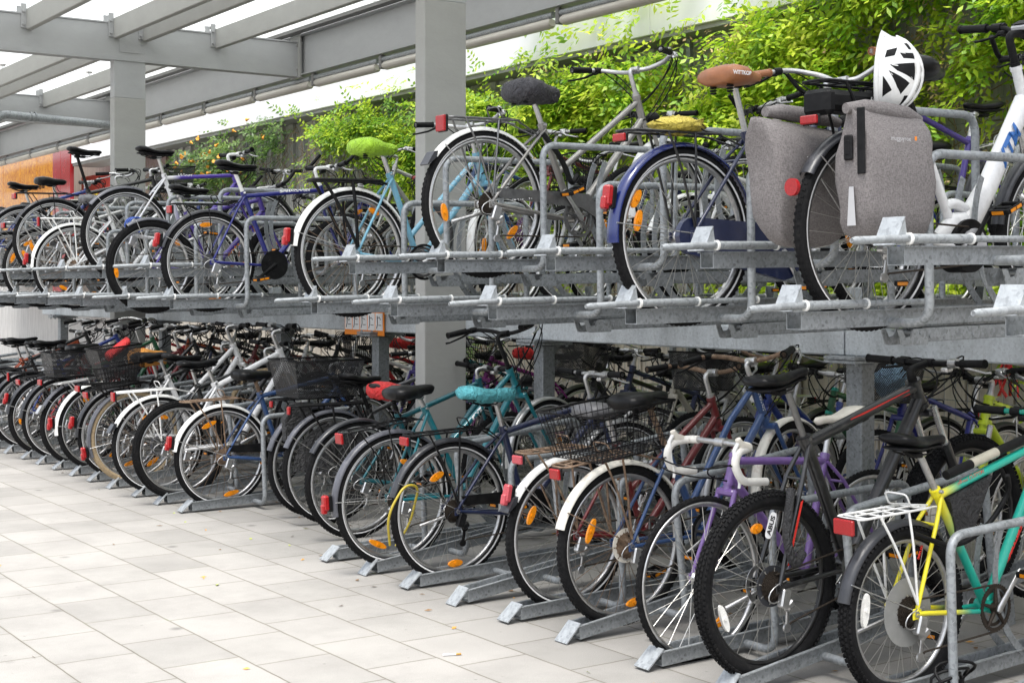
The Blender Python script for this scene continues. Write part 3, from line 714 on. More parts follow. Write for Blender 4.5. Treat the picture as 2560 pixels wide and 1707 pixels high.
# ------------------------------------------------------------------ wall
def wallmat(name, a, bcol, sc_=(3, 3, .5), rib=0):
    m, t, b = nt(name); tc = N(t, 'ShaderNodeTexCoord'); mp = N(t, 'ShaderNodeMapping'); mp.inputs['Scale'].default_value = sc_
    n = N(t, 'ShaderNodeTexNoise', i_Scale=2.0, i_Detail=8.0, i_Roughness=.7); t.links.new(tc.outputs['Object'], mp.inputs[0]); t.links.new(mp.outputs[0], n.inputs['Vector'])
    r = ramp(t, n.outputs[0], [(.3, a), (.7, bcol)]); t.links.new(r.outputs[0], b.inputs['Base Color']); b.inputs['Roughness'].default_value = .85
    bp = N(t, 'ShaderNodeBump', i_Strength=.4, i_Distance=.01); t.links.new(n.outputs[0], bp.inputs['Height']); t.links.new(bp.outputs[0], b.inputs['Normal'])
    MAT[name] = m
wallmat('conc_grey', (.33, .32, .31), (.56, .55, .53), (8, 8, .8)); wallmat('conc_beige', (.42, .37, .31), (.66, .60, .52), (8, 8, .7)); wallmat('white_clad', (.74, .745, .75), (.82, .825, .83), (1, 1, .2))
wallmat('grey_under', (.26, .26, .25), (.36, .36, .34)); wallmat('beam_paint', (.335, .34, .342), (.37, .376, .378), (1.5, 1.5, 3)); wallmat('beam_paint_dark', (.16, .158, .155), (.20, .197, .19), (1.5, 1.5, 3)); wallmat('beam_paint_warm', (.305, .305, .29), (.34, .34, .324), (1.5, 1.5, 3))
WX = 8.5
wall = empty('concrete_wall', (WX, 15, 0)); tag(wall, 'long concrete wall with white panels on top behind the bike racks', 'wall')
mat('streak', (.2, .19, .17), .6)
def P_(name, mb, m, par=wall): mb.v = [tuple(V(p) - par.location) for p in mb.v]; return part(name, mb, m, par)
mb = MB(); y = -8.0; i = 0
mb.box((WX + .2, 7.6, 1.83), (.3, 31.2, 3.64), 0)
while y < 23.0:
    mb.box((WX + .035 - .012 * (i % 2), y + .1, 1.15), (.07, .187, 2.28), 0); y += .2; i += 1
P_('wall_panel', mb, 'conc_beige')
mb = MB(); y = -8.0; i = 0
while y < 23.0:
    mb.box((WX + .02 + .02 * (i % 2), y + .16, 2.98), (.1 - .04 * (i % 2), .16 if i % 2 else .155, 1.36), 0); y += .16; i += 1
P_('wall_panel', mb, 'conc_grey')
mb = MB(); mb.box((WX - .04, 9.85, 3.69), (.52, 31.8, .05), 0); P_('coping', mb, 'grey_under')
y = 25.7
while y > -6:
    mb = MB(); mb.box((8.2, y - .8, 5.46), (.06, 1.592, 3.5), 0, None, .004); P_('cladding_panel', mb, 'white_clad'); y -= 1.6
mb = MB(); mb.box((8.34, 9.85, 5.45), (.2, 31.6, 3.44), 0); P_('backing', mb, 'grey_under')
# trellis
tr = empty('wire_trellis', (8.38, 19, 3)); tag(tr, 'galvanised wire mesh trellis fixed to the grey ribbed wall', 'trellis')
mb = MB(); y = 14.0
while y < 23.2: mb.tube([(8.38, y, 1.2), (8.38, y, 3.45)], .003, 4); y += .07
z = 1.2
while z < 3.46: mb.tube([(8.374, 14, z), (8.374, 23.2, z)], .003, 4); z += .2
P_('wire_mesh', mb, 'galv_tube', tr)
for y in (14, 16.3, 18.6, 20.9, 23.2):
    mb = MB(); mb.box((8.37, y, 2.32), (.04, .05, 2.4), 0); P_('frame_post', mb, 'galv_tube', tr)
tr2 = empty('wire_trellis', (8.38, 10, 3)); tag(tr2, 'wire trellis hidden in yellow green climbing leaves', 'trellis')
mb = MB(); y = 5.0
while y < 13: mb.tube([(8.38, y, .4), (8.38, y, 3.6)], .003, 4); y += .1
z = .4
while z < 3.6: mb.tube([(8.374, 5, z), (8.374, 13, z)], .003, 4); z += .15
P_('wire_mesh', mb, 'galv_tube', tr2)
for y in (5.05, 7.2, 9.4, 9.62, 11.6, 13):
    mb = MB(); mb.box((8.37, y, 2.0), (.04, .05, 3.3), 0); P_('frame_post', mb, 'galv_tube', tr2)
# door in the wall behind
mb = MB(); mb.box((8.44, 8.75, 1.05), (.06, 1.15, 2.1), 0, None, .005); mb2 = MB(); mb2.box((8.40, 8.75, 1.05), (.02, .95, 1.9), 0)
MAT_D = mat('grey_door', (.2, .2, .195), .5, 0, .1, 5)
dr = empty('steel_door', (8.44, 8.75, 0)); tag(dr, 'plain grey steel door low in the beige concrete wall', 'door'); P_('door_frame', mb, 'conc_grey', dr); P_('door_leaf', mb2, 'grey_door', dr)
# ------------------------------------------------------------------ restaurant
mat('red_panel', (.3, .006, .012), .25, 0, .08, 3, 0, .4); mat('red_banner', (.5, .04, .025), .4, 0, .05, 3); mat('brown_panel', (.17, .1, .085), .4, 0, .08, 3); mat('m_yellow', (.95, .7, .02), .4, 0, .03)
m, t, b = nt('orange_glass'); tc = N(t, 'ShaderNodeTexCoord'); n = N(t, 'ShaderNodeTexNoise', i_Scale=9.0, i_Detail=9.0, i_Roughness=.8); n.inputs['Distortion'].default_value = 1.6; t.links.new(tc.outputs['Object'], n.inputs['Vector'])
r = ramp(t, n.outputs[0], [(.32, (.14, .02, .008)), (.44, (.45, .15, .012)), (.56, (.62, .27, .015)), (.75, (.8, .48, .05))]); t.links.new(r.outputs[0], b.inputs['Base Color']); b.inputs['Roughness'].default_value = .12; MAT['orange_glass'] = m
rs = empty('restaurant_front', (8.3, 27, 0)); tag(rs, 'red fast food restaurant front with orange patterned glass at far left', 'restaurant')
for a, bb in ((26.78, 27.78), (27.8, 28.9), (28.92, 30.1), (30.12, 31.3)):
    mb = MB(); mb.box((8.2, (a + bb) / 2, 3.0), (.05, bb - a, 2.9), 0, None, .004); P_('glass_panel', mb, 'orange_glass', rs)
for (a, bb, z0, z1) in ((25.72, 26.28, 1, 4.02), (26.3, 26.76, 1, 4.9), (26.3, 31.3, 4.47, 5.1)):
    mb = MB(); mb.box((8.19, (a + bb) / 2, (z0 + z1) / 2), (.07 - .01 * (a == 26.3), bb - a, z1 - z0), 0, None, .004); P_('red_panel', mb, 'red_panel', rs)
mb = MB(); mb.box((8.2, 25.99, 4.5), (.06, .56, .9), 0); P_('red_panel', mb, 'red_panel', rs)
mb = MB(); mb.box((8.95, 29.5, 2.1), (.05, 7.6, 4.2), 0); P_('back_wall', mb, 'conc_grey', rs)
mb = MB(); mb.box((8.6, 25.65, 2.95), (.04, 1.5, 1.15), 0); bn = P_('red_sign', mb, 'red_banner', rs)
mb = MB()
for s in (0, 1):
    c = 25.75 - s * .24
    mb.tube(bez((8.57, c + .13, 2.75), (8.57, c + .12, 3.35), (8.57, c - .10, 3.35), (8.57, c - .11, 2.75), 12), .028, 6)
P_('arch_logo', mb, 'm_yellow', rs)
mb = MB(); mb.box((8.42, 22.3, 2.9), (.03, 1.1, 1.6), 0); bs = P_('brown_sign', mb, 'brown_panel', rs)
Mt = Matrix.Translation(V((8.40, 22.38, 3.22)) - rs.location) @ Matrix(((0, 0, -1), (-1, 0, 0), (0, 1, 0))).to_4x4()
flattext(rs, 'Cafe', Mt, .42, 'sticker_white', 'cafe_lettering', shear=.3)
# ------------------------------------------------------------------ canopy
cn = empty('canopy', (5, 13.85, 0)); tag(cn, 'grey steel canopy with frosted glass roof over the bike racks', 'canopy')
for k, y in enumerate((8.01, 13.87, 19.72, 25.57)):
    mb = MB(); mb.box((4.97, y, 1.68), (.32, .12, 3.36), 0, None, .006); p = P_('pillar', mb, 'beam_paint_warm', cn)
    mb = MB(); mb.box((4.97, y, 3.545), (.318, .118, .37), 0, None, .004); P_('pillar', mb, 'beam_paint', cn)
    mb = MB(); mb.box((4.93, y, 3.905), (3.84, .118, .345), 0, None, .004); mb.box((4.93, y, 4.085), (3.84, .14, .014), 0); mb.box((4.93, y, 3.728), (3.84, .14, .012), 0); P_('cross_beam', mb, 'beam_paint', cn)
    mb = MB(); mb.box((6.80, y, 3.95), (.02, .22, .48), 0)
    for q in (-.06, .06):
        for z in (3.8, 4.05): mb.tube([(6.79, y + q, z), (6.775, y + q, z)], .014, 6)
    P_('joint_plate', mb, 'beam_paint_warm', cn)
    if k < 3: mb = MB(); mb.box((4.97, y - .063, 3.9), (.22, .004, .19), 0); P_('cover_plate', mb, 'beam_paint', cn)
mb = MB(); mb.box((6.86, 13, 3.945), (.02, 44, .40), 0); mb.box((6.86, 13, 3.742), (.12, 44, .014), 0); mb.box((6.86, 13, 4.152), (.16, 44, .014), 0); P_('edge_beam', mb, 'beam_paint', cn)
mb = MB(); mb.box((6.74, 13, 4.19), (.1, 44, .05), 0); mb.box((6.70, 13, 4.24), (.03, 44, .04), 0); P_('gutter', mb, 'beam_paint_dark', cn)
PX = (3.1, 3.99, 4.83, 5.13, 5.89)
YS = (2.15, 8.01, 13.87, 19.72, 25.57, 31.4)
for i in range(5):
    for x in PX:
        y0, y1 = YS[i] + .07, YS[i + 1] - .07
        mb = MB(); mb.box((x, (y0 + y1) / 2, 4.03), (.062, y1 - y0, .2), 0, None, .006); pu = P_('purlin', mb, 'beam_paint_warm', cn)
        for yy in (y0 + .004, y1 - .004):
            mb = MB(); mb.box((x - .055, yy, 4.06), (.05, .012, .23), 0)
            for z in (3.98, 4.1): mb.tube([(x - .06, yy - .006, z), (x - .06, yy - .03, z)], .012, 6)
            P_('end_plate', mb, 'beam_paint', cn)
        if x in (3.1, 3.99, 4.83, 5.89):
            for fy in (.02, .35, .68):
                yy = y0 + (y1 - y0) * fy
                mb = MB(); mb.tube([(x, yy, 4.12), (x, yy, 4.18)], .014, 8); mb.tube([(x, yy, 4.172), (x, yy, 4.19)], [.03, .045], 12); P_('glass_fixing', mb, 'chrome', cn)
m, t, b = nt('frosted_glass'); out = t.nodes['Material Output']
tl = N(t, 'ShaderNodeBsdfTranslucent'); tl.inputs[0].default_value = (.97, .98, .975, 1); gl = N(t, 'ShaderNodeBsdfGlossy', i_Roughness=.25); tp = N(t, 'ShaderNodeBsdfTransparent'); tp.inputs[0].default_value = (.93, .96, .95, 1)
mx = N(t, 'ShaderNodeMixShader'); mx.inputs[0].default_value = .06; t.links.new(tl.outputs[0], mx.inputs[1]); t.links.new(gl.outputs[0], mx.inputs[2])
n = N(t, 'ShaderNodeTexNoise', i_Scale=1.5, i_Detail=6.0); tc = N(t, 'ShaderNodeTexCoord'); t.links.new(tc.outputs['Object'], n.inputs['Vector'])
r = ramp(t, n.outputs[0], [(.3, (.46, .48, .47)), (.65, (.54, .56, .55))]); t.links.new(r.outputs[0], tl.inputs[0])
mx2 = N(t, 'ShaderNodeMixShader'); mx2.inputs[0].default_value = .12; t.links.new(mx.outputs[0], mx2.inputs[1]); t.links.new(tp.outputs[0], mx2.inputs[2]); t.links.new(mx2.outputs[0], out.inputs[0]); MAT['frosted'] = m
GX = (3.04, 3.99, 4.83, 5.89, 6.74)
y = 2.2
while y < 31:
    for i in range(4):
        mb = MB(); mb.add([(GX[i] + .006, y + .006, 4.2), (GX[i + 1] - .006, y + .006, 4.2), (GX[i + 1] - .006, y + 1.938, 4.2), (GX[i] + .006, y + 1.938, 4.2)], [(0, 1, 2, 3)], 0, False); P_('glass_panel', mb, 'frosted', cn)
    y += 1.95
# drain pipe
dp = empty('drain_pipe', (5.3, 19.4, 0)); tag(dp, 'galvanised rainwater pipe bending down under the far canopy beam', 'pipe')
mb = MB(); mb.tube(fil([(6.8, 19.42, 3.72), (5.20, 19.42, 3.78), (5.14, 19.42, 3.5), (5.14, 19.42, 0)], .16, 8), .055, 16); P_('pipe', mb, 'galv_tube', dp)
mb = MB()
for q in (5.62, 5.68): mb.tube([(q, 19.42, 3.77), (q + .02, 19.42, 3.77)], .066, 16)
for z in (3.0, 2.96, 2.2): mb.tube([(5.14, 19.42, z), (5.14, 19.42, z + .02)], .066, 16)
P_('clamp', mb, 'galv', dp)
# light tubes
mat('tube_cover', (.5, .47, .42), .35, 0, .06, 6); mat('tube_cover_dim', (.52, .52, .50), .3, 0, .06, 6)
y = 3.6; i = 0
while y < 33:
    lt = empty('tube_light', (6.86, y, 3.6)); tag(lt, None, 'light', 'unlit tube lights in a row under the canopy edge beam')
    lt['label'] = 'unlit tube light in the row hung under the canopy edge beam'
    mb = MB(); mb.tube([(6.85, y, 3.685), (6.85, y + 1.34, 3.685)], .027, 12); P_('conduit', mb, 'galv_tube', lt)
    mb = MB(); mb.tube([(6.85, y + .02, 3.625), (6.85, y + .05, 3.62), (6.85, y + 1.27, 3.62), (6.85, y + 1.31, 3.625)], [.03, .042, .042, .03], 14, flat=1.25); P_('lamp_cover', mb, 'tube_cover', lt)
    mb = MB(); mb.box((6.85, y + 1.35, 3.66), (.07, .045, .13), 0, None, .008); mb.tube([(6.85, y + 1.35, 3.69), (6.85, y + 1.35, 3.74)], .012, 6); P_('bracket', mb, 'beam_paint_dark', lt)
    y += 1.43; i += 1
# ------------------------------------------------------------------ bike racks
def tray_mbs(L, upper, legs):
    d = {}
    mb = MB(); w, h, th = .072, .058, .004
    mb.box((L / 2, 0, th / 2), (L, w, th)); 
    for s in (-1, 1): mb.box((L / 2, s * (w / 2 - th / 2), h / 2 + th / 2), (L, th, h - th)); mb.box((L / 2, s * (w / 2 + .006), h + .001), (L, .016, th))
    if legs: mb.box((L * .8, 0, -legs / 2), (.05, .06, legs))
    d['channel'] = (mb, ['galv'])
    mb = MB()
    if upper:
        M = Matrix.Rotation(R_(-62), 3, 'Y'); mb.box((-.03, -.0, .108), (.10, .088, .004), 0, M)
        for q in (-1, 1): mb.prism([(-.05, .062), (.006, .062), (-.008, .150)], q * .042 - .002, q * .042 + .002)
    else:
        M = Matrix.Rotation(R_(-38), 3, 'Y'); mb.box((-.036, 0, .035), (.108, .085, .006), 0, M)
    d['ramp'] = (mb, ['galv_plate'])
    mb = MB(); x0, x1 = .45, 1.27
    mb.tube(fil([(x0, -.034, .012), (x0, -.205, .012), (x0, -.205, .60), (x1, -.205, .60), (x1, -.205, .012), (x1, -.034, .012)], .075, 6), .0165, 12)
    d['hoop'] = (mb, ['galv_tube'])
    for s in (-1, 1):
        mb = MB(); prof = [(.375, s * .042 - .002), (.405, s * .042 - .002), (.405, s * .042 + .002), (.375, s * .042 + .002)]
        mb.sweep(prof, 152, 232, 16, (1.30, 0, .36)); d['wheel_guide' + ('' if s < 0 else '.')] = (mb, ['galv'])
    if upper:
        mb = MB(); zz = .083; yy = -.052
        mb.tube([(-.26, yy, zz - .006), (-.245, yy, zz - .006), (-.03, yy, zz), (.0, yy, zz + .002)], [.008, .0125, .0125, .0125], 12); mb.tube([(0, yy, zz), (.30, yy, zz)], .0155, 12); mb.tube([(.30, yy, zz), (.62, yy, zz)], .0115, 10)
        d['lock_lever'] = (mb, ['galv_tube'])
        for k, (q, rr) in enumerate(((0, .0195), (.30, .0195), (.626, .0155))):
            mb = MB(); mb.tube([(q - .004, yy, zz), (q + .004, yy, zz)], rr, 14); d['collar' + '.' * k] = (mb, ['white_plastic'])
        mb = MB(); w = .066
        mb.box((.62 + (L - .62) / 2, 0, -.0625), (L - .62, w, .004)); 
        for s in (-1, 1): mb.box((.62 + (L - .62) / 2, s * w / 2, -.037), (L - .62, .004, .047)); 
        for s in (-1, 1): mb.prism([(.48, -.016), (.5, -.07), (.52, -.074), (.64, -.074), (.64, -.014), (.56, -.016), (.545, -.04), (.52, -.045), (.505, -.016)], s * .038 - .002, s * .038 + .002)
        mb.tube([(.60, -.045, -.03), (.60, .045, -.03)], .007, 6)
        for q in (.66, .9): mb.tube([(q, -.04, -.045), (q, -.036, -.045)], .007, 8)
        d['slide_rail'] = (mb, ['galv'])
    return d
TR = {}
def tray(kind, X, Y, z, tilt, label, group, yaw=0, L=2.0):
    legs = 0
    if kind not in TR:
        TR[kind] = [(nm.rstrip('.'), mb.mesh('tray_' + nm.rstrip('.'), ms)) for nm, (mb, ms) in tray_mbs(L, kind[0] == 'u', .17 if kind == 'ramp' else 0).items()]
    r = empty('bicycle_tray'); r.location = (X, Y, z); r.rotation_euler = (0, R_(-tilt), R_(yaw)); tag(r, label, 'bike tray', group)
    for nm, me in TR[kind]: ob(nm, me, r)
    return r
LOWS = [2.60, 3.48, 4.351, 5.316, 6.19, 7.055, 9.13, 10.0, 10.98, 11.87, 12.76, 13.75, 14.62, 15.5, 16.5, 17.4]
HIGHS = [3.04, 3.915, 4.88, 5.75, 6.62, 9.57, 10.54, 11.42, 12.32, 13.3, 14.19, 15.06, 16.0, 16.95]
gU = 'upper tier bike trays on the aisle side'; gG = 'ground level bike trays on the aisle side'; gF = 'bike trays on the far side of the racks'
for y in LOWS:
    tray('u', 3.57, y, 1.355, 1.0, 'galvanised upper tray of the lower set, lock lever facing the aisle', gU + ', lower set')
    tray('g', 3.70, y, .012, 2.2, 'flat galvanised ground tray with metal ramp and hoop', gG + ', flat ones')
    if y > 4: tray('f', 7.2, y + .2, .012, 2, 'flat galvanised ground tray on the far side by the wall', gF + ', ground', 180)
    if y > 3: tray('uf', 7.2, y + .2, 1.355, 1, 'galvanised upper tray on the far side of the rack', gF + ', upper', 180)
for y in HIGHS:
    tray('u', 3.57, y, 1.568, 1.0, 'galvanised upper tray of the higher set, raised above its neighbours', gU + ', higher set')
    tray('ramp', 3.70, y, .012, 7.2, 'galvanised ground tray sloping up toward the post row', gG + ', sloping ones')
    if y > 3.5: tray('uf', 7.2, y + .2, 1.568, 1, 'raised galvanised upper tray on the far side of the rack', gF + ', upper raised', 180)
# rack frame
segs = [(-.5, 4.86), (4.87, 7.9), (7.91, 11.25), (11.26, 14.0), (14.01, 17.9)]
for a, b_ in segs:
    mb = MB(); mb.box((0, (a + b_) / 2, 1.232), (.14, b_ - a, .135), 0, None, .008); o = part('rack_beam', mb, 'galv_beam', None); o.location = (5.4, 0, 0)
    tag(o, 'heavy galvanised beam carrying the upper bike trays', 'beam', 'rack beams under the upper trays')
for i, y in enumerate((.9, 4.82, 7.45, 9.57, 11.26, 14.0, 17.3)):
    r = empty('rack_post', (5.4, y, 0)); tag(r, 'square galvanised post bolted under the rack beam', 'post', 'posts of the bike rack')
    mb = MB(); mb.box((0, 0, .565), (.1, .1, 1.13), 0, None, .006); part('post', mb, 'galv', r)
    mb = MB(); mb.box((0, 0, 1.158), (.3, .2, .014), 0); mb.box((0, 0, 1.14), (.3, .2, .014), 0)
    for q in (-.12, .12):
        for k in (-.08, .08): mb.tube([(q, k, 1.12), (q, k, 1.175)], .009, 6)
    mb.prism([(.05, 1.13), (.13, 1.13), (.05, 1.03)], -.004, .004)
    part('top_plate', mb, 'galv_tube', r)
    mb = MB(); mb.box((0, 0, .006), (.2, .2, .012), 0); part('base_plate', mb, 'galv', r)
for y in HIGHS:
    mb = MB(); mb.box((0, 0, 1.40), (.09, .07, .2), 0, None, .004); o = part('tray_support', mb, 'galv_beam', None); o.location = (5.4, y, 0)
    tag(o, 'short galvanised block lifting a raised tray off the beam', 'support', 'blocks under the raised trays')
# instruction sign
sg = empty('instruction_sign', (5.32, 9.68, 1.235)); tag(sg, 'orange edged instruction sign with small drawings under the upper rack', 'sign')
def plate(name, m, y0, y1, z0, z1, x): mb = MB(); mb.box((x, (y0 + y1) / 2, (z0 + z1) / 2), (.004, abs(y1 - y0), z1 - z0)); return part(name, mb, m, sg)
SWD = .62
plate('panel', 'sticker_orange', -SWD / 2, SWD / 2, -.10, .09, 0)
for i in range(5):
    a = SWD / 2 - .015 - i * .12; plate('pictogram', 'sticker_white', a - .105, a, -.06, .07, -.004)
    mb = MB(); mb.tube([(-.008, a - .03, .05), (-.008, a - .035, -.01), (-.008, a - .02, -.045)], .003, 4); mb.tube([(-.008, a - .03, .03), (-.008, a - .06, .01 + .008 * i), (-.008, a - .08, .02)], .0025, 4); mb.tube([(-.008, a - .09, -.02), (-.008, a - .05, -.02)], .0025, 4)
    part('drawing', mb, 'sticker_black', sg)
# ------------------------------------------------------------------ the bicycles
mat('clear_guard', (.22, .22, .21), .5, 0, .1, 20)
mat('navy_fender', (.007, .016, .10), .18, 0, .15, 6, 0, .6)
C_ = dict(white=(.72, .72, .72), silver=(.45, .45, .44), navy=(.012, .02, .07), blue=(.02, .05, .28), deepblue=(.015, .02, .22), violet=(.06, .03, .26), lightblue=(.20, .48, .64), teal=(.004, .18, .22), darkteal=(.004, .12, .15), maroon=(.16, .012, .014), red=(.5, .012, .02), orange=(.55, .1, .03), purple=(.2, .01, .17), lilac=(.22, .12, .38), mint=(.01, .38, .28), yellow=(.75, .68, .02), lime=(.62, .78, .02), black=(.012, .012, .013), graphite=(.07, .07, .078), green=(.02, .12, .05), cream=(.6, .56, .45), champagne=(.5, .47, .4), steelblue=(.03, .08, .22), pewter=(.26, .25, .235))
for k_, v_ in C_.items(): paint(k_, tuple(c * (.72 if max(v_) - min(v_) > .08 or max(v_) < .1 else .95) for c in v_))
MAT['paint_pewter'].node_tree.nodes['Principled BSDF'].inputs['Metallic'].default_value = .5
MAT['paint_silver'].node_tree.nodes['Principled BSDF'].inputs['Metallic'].default_value = .5
pc = lambda n: 'paint_' + n
# two-tone frame paint (yellow stays fading to mint and black)
def twotone(name, a, bcol, ccol, x0, x1, x2):
    m, t, b = nt(name); tc = N(t, 'ShaderNodeTexCoord'); sp = N(t, 'ShaderNodeSeparateXYZ'); t.links.new(tc.outputs['Object'], sp.inputs[0])
    mr = N(t, 'ShaderNodeMapRange', i_From_Min=x0, i_From_Max=x2); t.links.new(sp.outputs[0 if name != 'kid_stays' else 0], mr.inputs['Value'])
    r = ramp(t, mr.outputs[0], [(0, a), ((x1 - x0) / (x2 - x0), a), (min(.99, (x1 - x0) / (x2 - x0) + .12), bcol), (1, ccol)]); t.links.new(r.outputs[0], b.inputs['Base Color']); b.inputs['Roughness'].default_value = .3; b.inputs['Coat Weight'].default_value = .4
    MAT[name] = m
twotone('yellow_mint', (.8, .7, .02), (.01, .38, .28), (.01, .40, .30), -.1, .22, .8)
twotone('violet_white', (.7, .7, .72), (.07, .035, .3), (.07, .035, .3), .1, .36, .7)
AM = lambda a, r=.2, L=.085, w_=.032, m='amber_refl': (a, r, L, w_, m)
GA = 'bicycles parked facing the wall'
X = x = None
bikes = {}
# ---- upper tier, aisle side
b = bikes['U1'] = bike('U1', 'white electric bicycle with grey panniers in the nearest upper tray', 3.93, 3.48, 1.345, 1, 0, 0, None, R=.352, rt=.023, col=pc('white'), style='ebike', seat=(.30, .70), bb=(.50, .30), ht=(.86, .99), hl=.17, forkc='black_paint', susp=True, post='black_plastic', sad='wide', sadxz=(.29, .97), bar='riser', barm='black_plastic', stemm='black_plastic', stemh=.13, stemx=.1, rf='dark_fender', rfa=(60, 147), ff='dark_fender', rack='black_plastic', rackz=.11, rackx=(-.26, .16), rackrefl=True, rrs=(.075, .03), rrz=-.105, rlight=True, crank=55, ring=.07, rim='alu_dark', spoke='spoke_metal', nsp=28, steer=-8, hang=20, refl=[], tr=1.15, ringm='black_plastic', armm='black_plastic', legs=(-.16, .06), fw=.032, clip=False, cables=3)
mb = MB(); mb.box((-.08, 0, .80), (.32, .12, .075), 0, None, .02); mb.box((-.23, 0, .795), (.05, .125, .09), 0, None, .015); part('battery', mb, 'black_plastic', b['root'])
flattext(b['root'], 'KTM', Matrix.Translation((.0, -.0615, .80)) @ Matrix(((1, 0, 0), (0, 0, -1), (0, 1, 0))).to_4x4(), .045, 'sticker_white', bold=.001, shear=.2)
mb = MB(); mb.disc(b['Bb'] + V((.02, 0, .0)), .10, -.045, .045, 28); mb.disc(b['Bb'] + V((.03, 0, 0)), .065, -.058, -.045, 24, 1); part('motor', mb, ['black_plastic', 'sticker_grey'], b['root'])
mb = MB(); e = R_(164); mb.tube([V((-.37, .0 - .012, .50)), V((-.385, -.012, .50))], .03, 20); part('round_reflector', mb, 'red_refl', b['root'])
hb_, bb_ = b['Hb'] + b['ax'] * .035, b['Bb'] + V((.05, 0, .075))
decal(b['root'], 'KTM', hb_, bb_, .38, .085, 'sticker_blue', .0425, bold=.004, shear=.2)
mb = MB(); q = b['C'] + V((-.02, 0, .03)); mb.box(q, (.06, .085, .02), 0, Matrix.Rotation(R_(-25), 3, 'Y'), .005); mb.box(q + V((-.008, 0, .013)), (.045, .07, .003), 1, Matrix.Rotation(R_(-25), 3, 'Y')); part('display', mb, ['sticker_grey', 'black_plastic'], b['root'], mw=b['Ms'])
b = bikes['U2'] = bike('U2', 'dark blue city bicycle with brown saddle and enclosed chain in lower upper tray', 3.84, 4.351, 1.345, 1, 0, 0, None, R=.358, rt=.023, col=pc('navy'), style='double', seat=(.35, .78), bb=(.50, .29), ht=(.84, .98), hl=.16, sad='wide', sadm='brown_leather', sadxz=(.30, 1.045), sadrot=-2, bar='cruise', grip='brown_leather', stemh=.05, stemx=.14, rf='navy_fender', rfa=(20, 184), ff='navy_fender', rack='black_paint', rackx=(-.3, .16), rackrefl=True, rrs=(.07, .03), fendlight=(158, 'red_refl'), guard='case', guardm=pc('navy'), refl=[AM(166, .25), AM(150, .29, .08)], rim='alu', derail=False, bell=True, crank=-60, steer=10, nsp=36, hlight=True, fw=.034, ring=.09, legs=(-.12, .02))
for q_ in (-.085,): flattext(b['root'], 'WITTKOP', Matrix.Translation(b['sp'] + V((q_ - .01, -.136, -.036))) @ Matrix(((1, 0, 0), (0, 0, -1), (0, 1, 0))).to_4x4(), .022, 'sticker_white', bold=.0008)
b = bikes['U3'] = bike('U3', 'pewter trekking bicycle with padded dark saddle cover in raised upper tray', 3.816, 5.75, 1.545, 1, 0, 0, None, R=.352, rt=.021, col=pc('pewter'), style='trapez', seat=(.345, .742), bb=(.53, .29), ht=(.949, .92), hl=.15, sad='wide', sadxz=(.30, .94), bar='city', stemh=.14, stemx=.05, rf='white_fender', rfa=(40, 142), ff='white_fender', ffa=(20, 190), flap='dark_fender', rack='alu_dark', rackx=(-.22, .17), rrs=(.075, .075), rlight=True, guard='half', guardm='alu_dark', refl=[AM(190, .24), AM(-42, .2)], bell=True, crank=130, ring=.095, steer=16, hlight=True, legs=(-.14, .05), fw=.023, kick=True, spoke='spoke_metal', cog='chain_metal', derm='alu')
dt = (b['Hb'] + b['ax'] * .03, b['Bb']); decal(b['root'], 'KETTLER', *dt, .74, .034, 'sticker_white', .0175, flip=True, bold=.001); decal(b['root'], 'ALU-RAD', *dt, .40, .03, 'sticker_grey', .0175, flip=True, bold=.001)
decal(b['root'], 'SILVERSTAR 2000', b['up'], b['Bb'].lerp(b['S'], .5), .32, .028, 'sticker_white', .014, flip=True, bold=.001); decal(b['root'], '24 GANG', V((.10, -.062, .37)), V((.45, -.062, .40)), .2, .03, 'sticker_white', .005)
b = bikes['U4'] = bike('U4', 'light blue step-through bicycle with lime saddle cover and white mudguards', 3.80, 7.055, 1.335, 1, 0, 0, None, R=.35, rt=.021, col=pc('lightblue'), style='double', seat=(.247, .79), bb=(.43, .30), ht=(.827, .932), hl=.15, sad='wide', sadxz=(.155, .97), bar='city', stemh=.17, stemx=.03, rf='white_fender', rfa=(30, 173), ff='white_fender', ffa=(20, 195), rack='black_plastic', rackx=(-.24, .16), rackrefl=False, fendlight=(166, 'red_refl'), guard='ring', refl=[AM(60, .27, .07)], frefl=[AM(170, .24)], bell=True, crank=10, steer=18, barends=False, hlight=False, spoke='spoke_rusty', tr=1.1, rackr=.0095)
decal(b['root'], 'Dynamics', b['up'] + V((0, 0, 0)), b['up'] + (b['Bb'] - b['Hb']) * .35 + V((0, 0, .02)), .5, .034, 'sticker_white', .016, flip=True, shear=.3); decal(b['root'], 'Calypso', b['S'], b['A'], .5, .022, 'sticker_black', .008, flip=True)
b = bikes['U5'] = bike('U5', 'royal blue mountain bicycle with black saddle and slim rack in upper tray', 3.83, 9.13, 1.335, 1, 0, 0, None, R=.335, rt=.025, col=pc('deepblue'), seat=(.257, .80), bb=(.455, .31), ht=(.84, .86), hl=.12, post='white_fender', sadxz=(.21, 1.005), bar='flat', barm='black_plastic', stemh=.13, stemx=.12, stemm='white_fender', rf='dark_fender', rfa=(40, 163), rack='black_plastic', rackr=.0035, rackx=(-.25, .16), fendlight=(157, 'red_refl'), rrs=(.07, .05), refl=[AM(95, .25), AM(-82, .25)], rrz=-.01, crank=215, ring=.09, ringm='black_plastic', armm='black_plastic', tr=1.05, barends=True)
mb = MB(); mb.disc(b['Bb'], .1, -.062, -.058, 32); mb.disc(b['Bb'], .055, -.066, -.062, 24); part('chain_guard', mb, 'black_plastic', b['root'])
decal(b['root'], 'SHIMANO-INDEX', b['up'], b['S'], .35, .03, 'sticker_white', .015, bold=.0015)
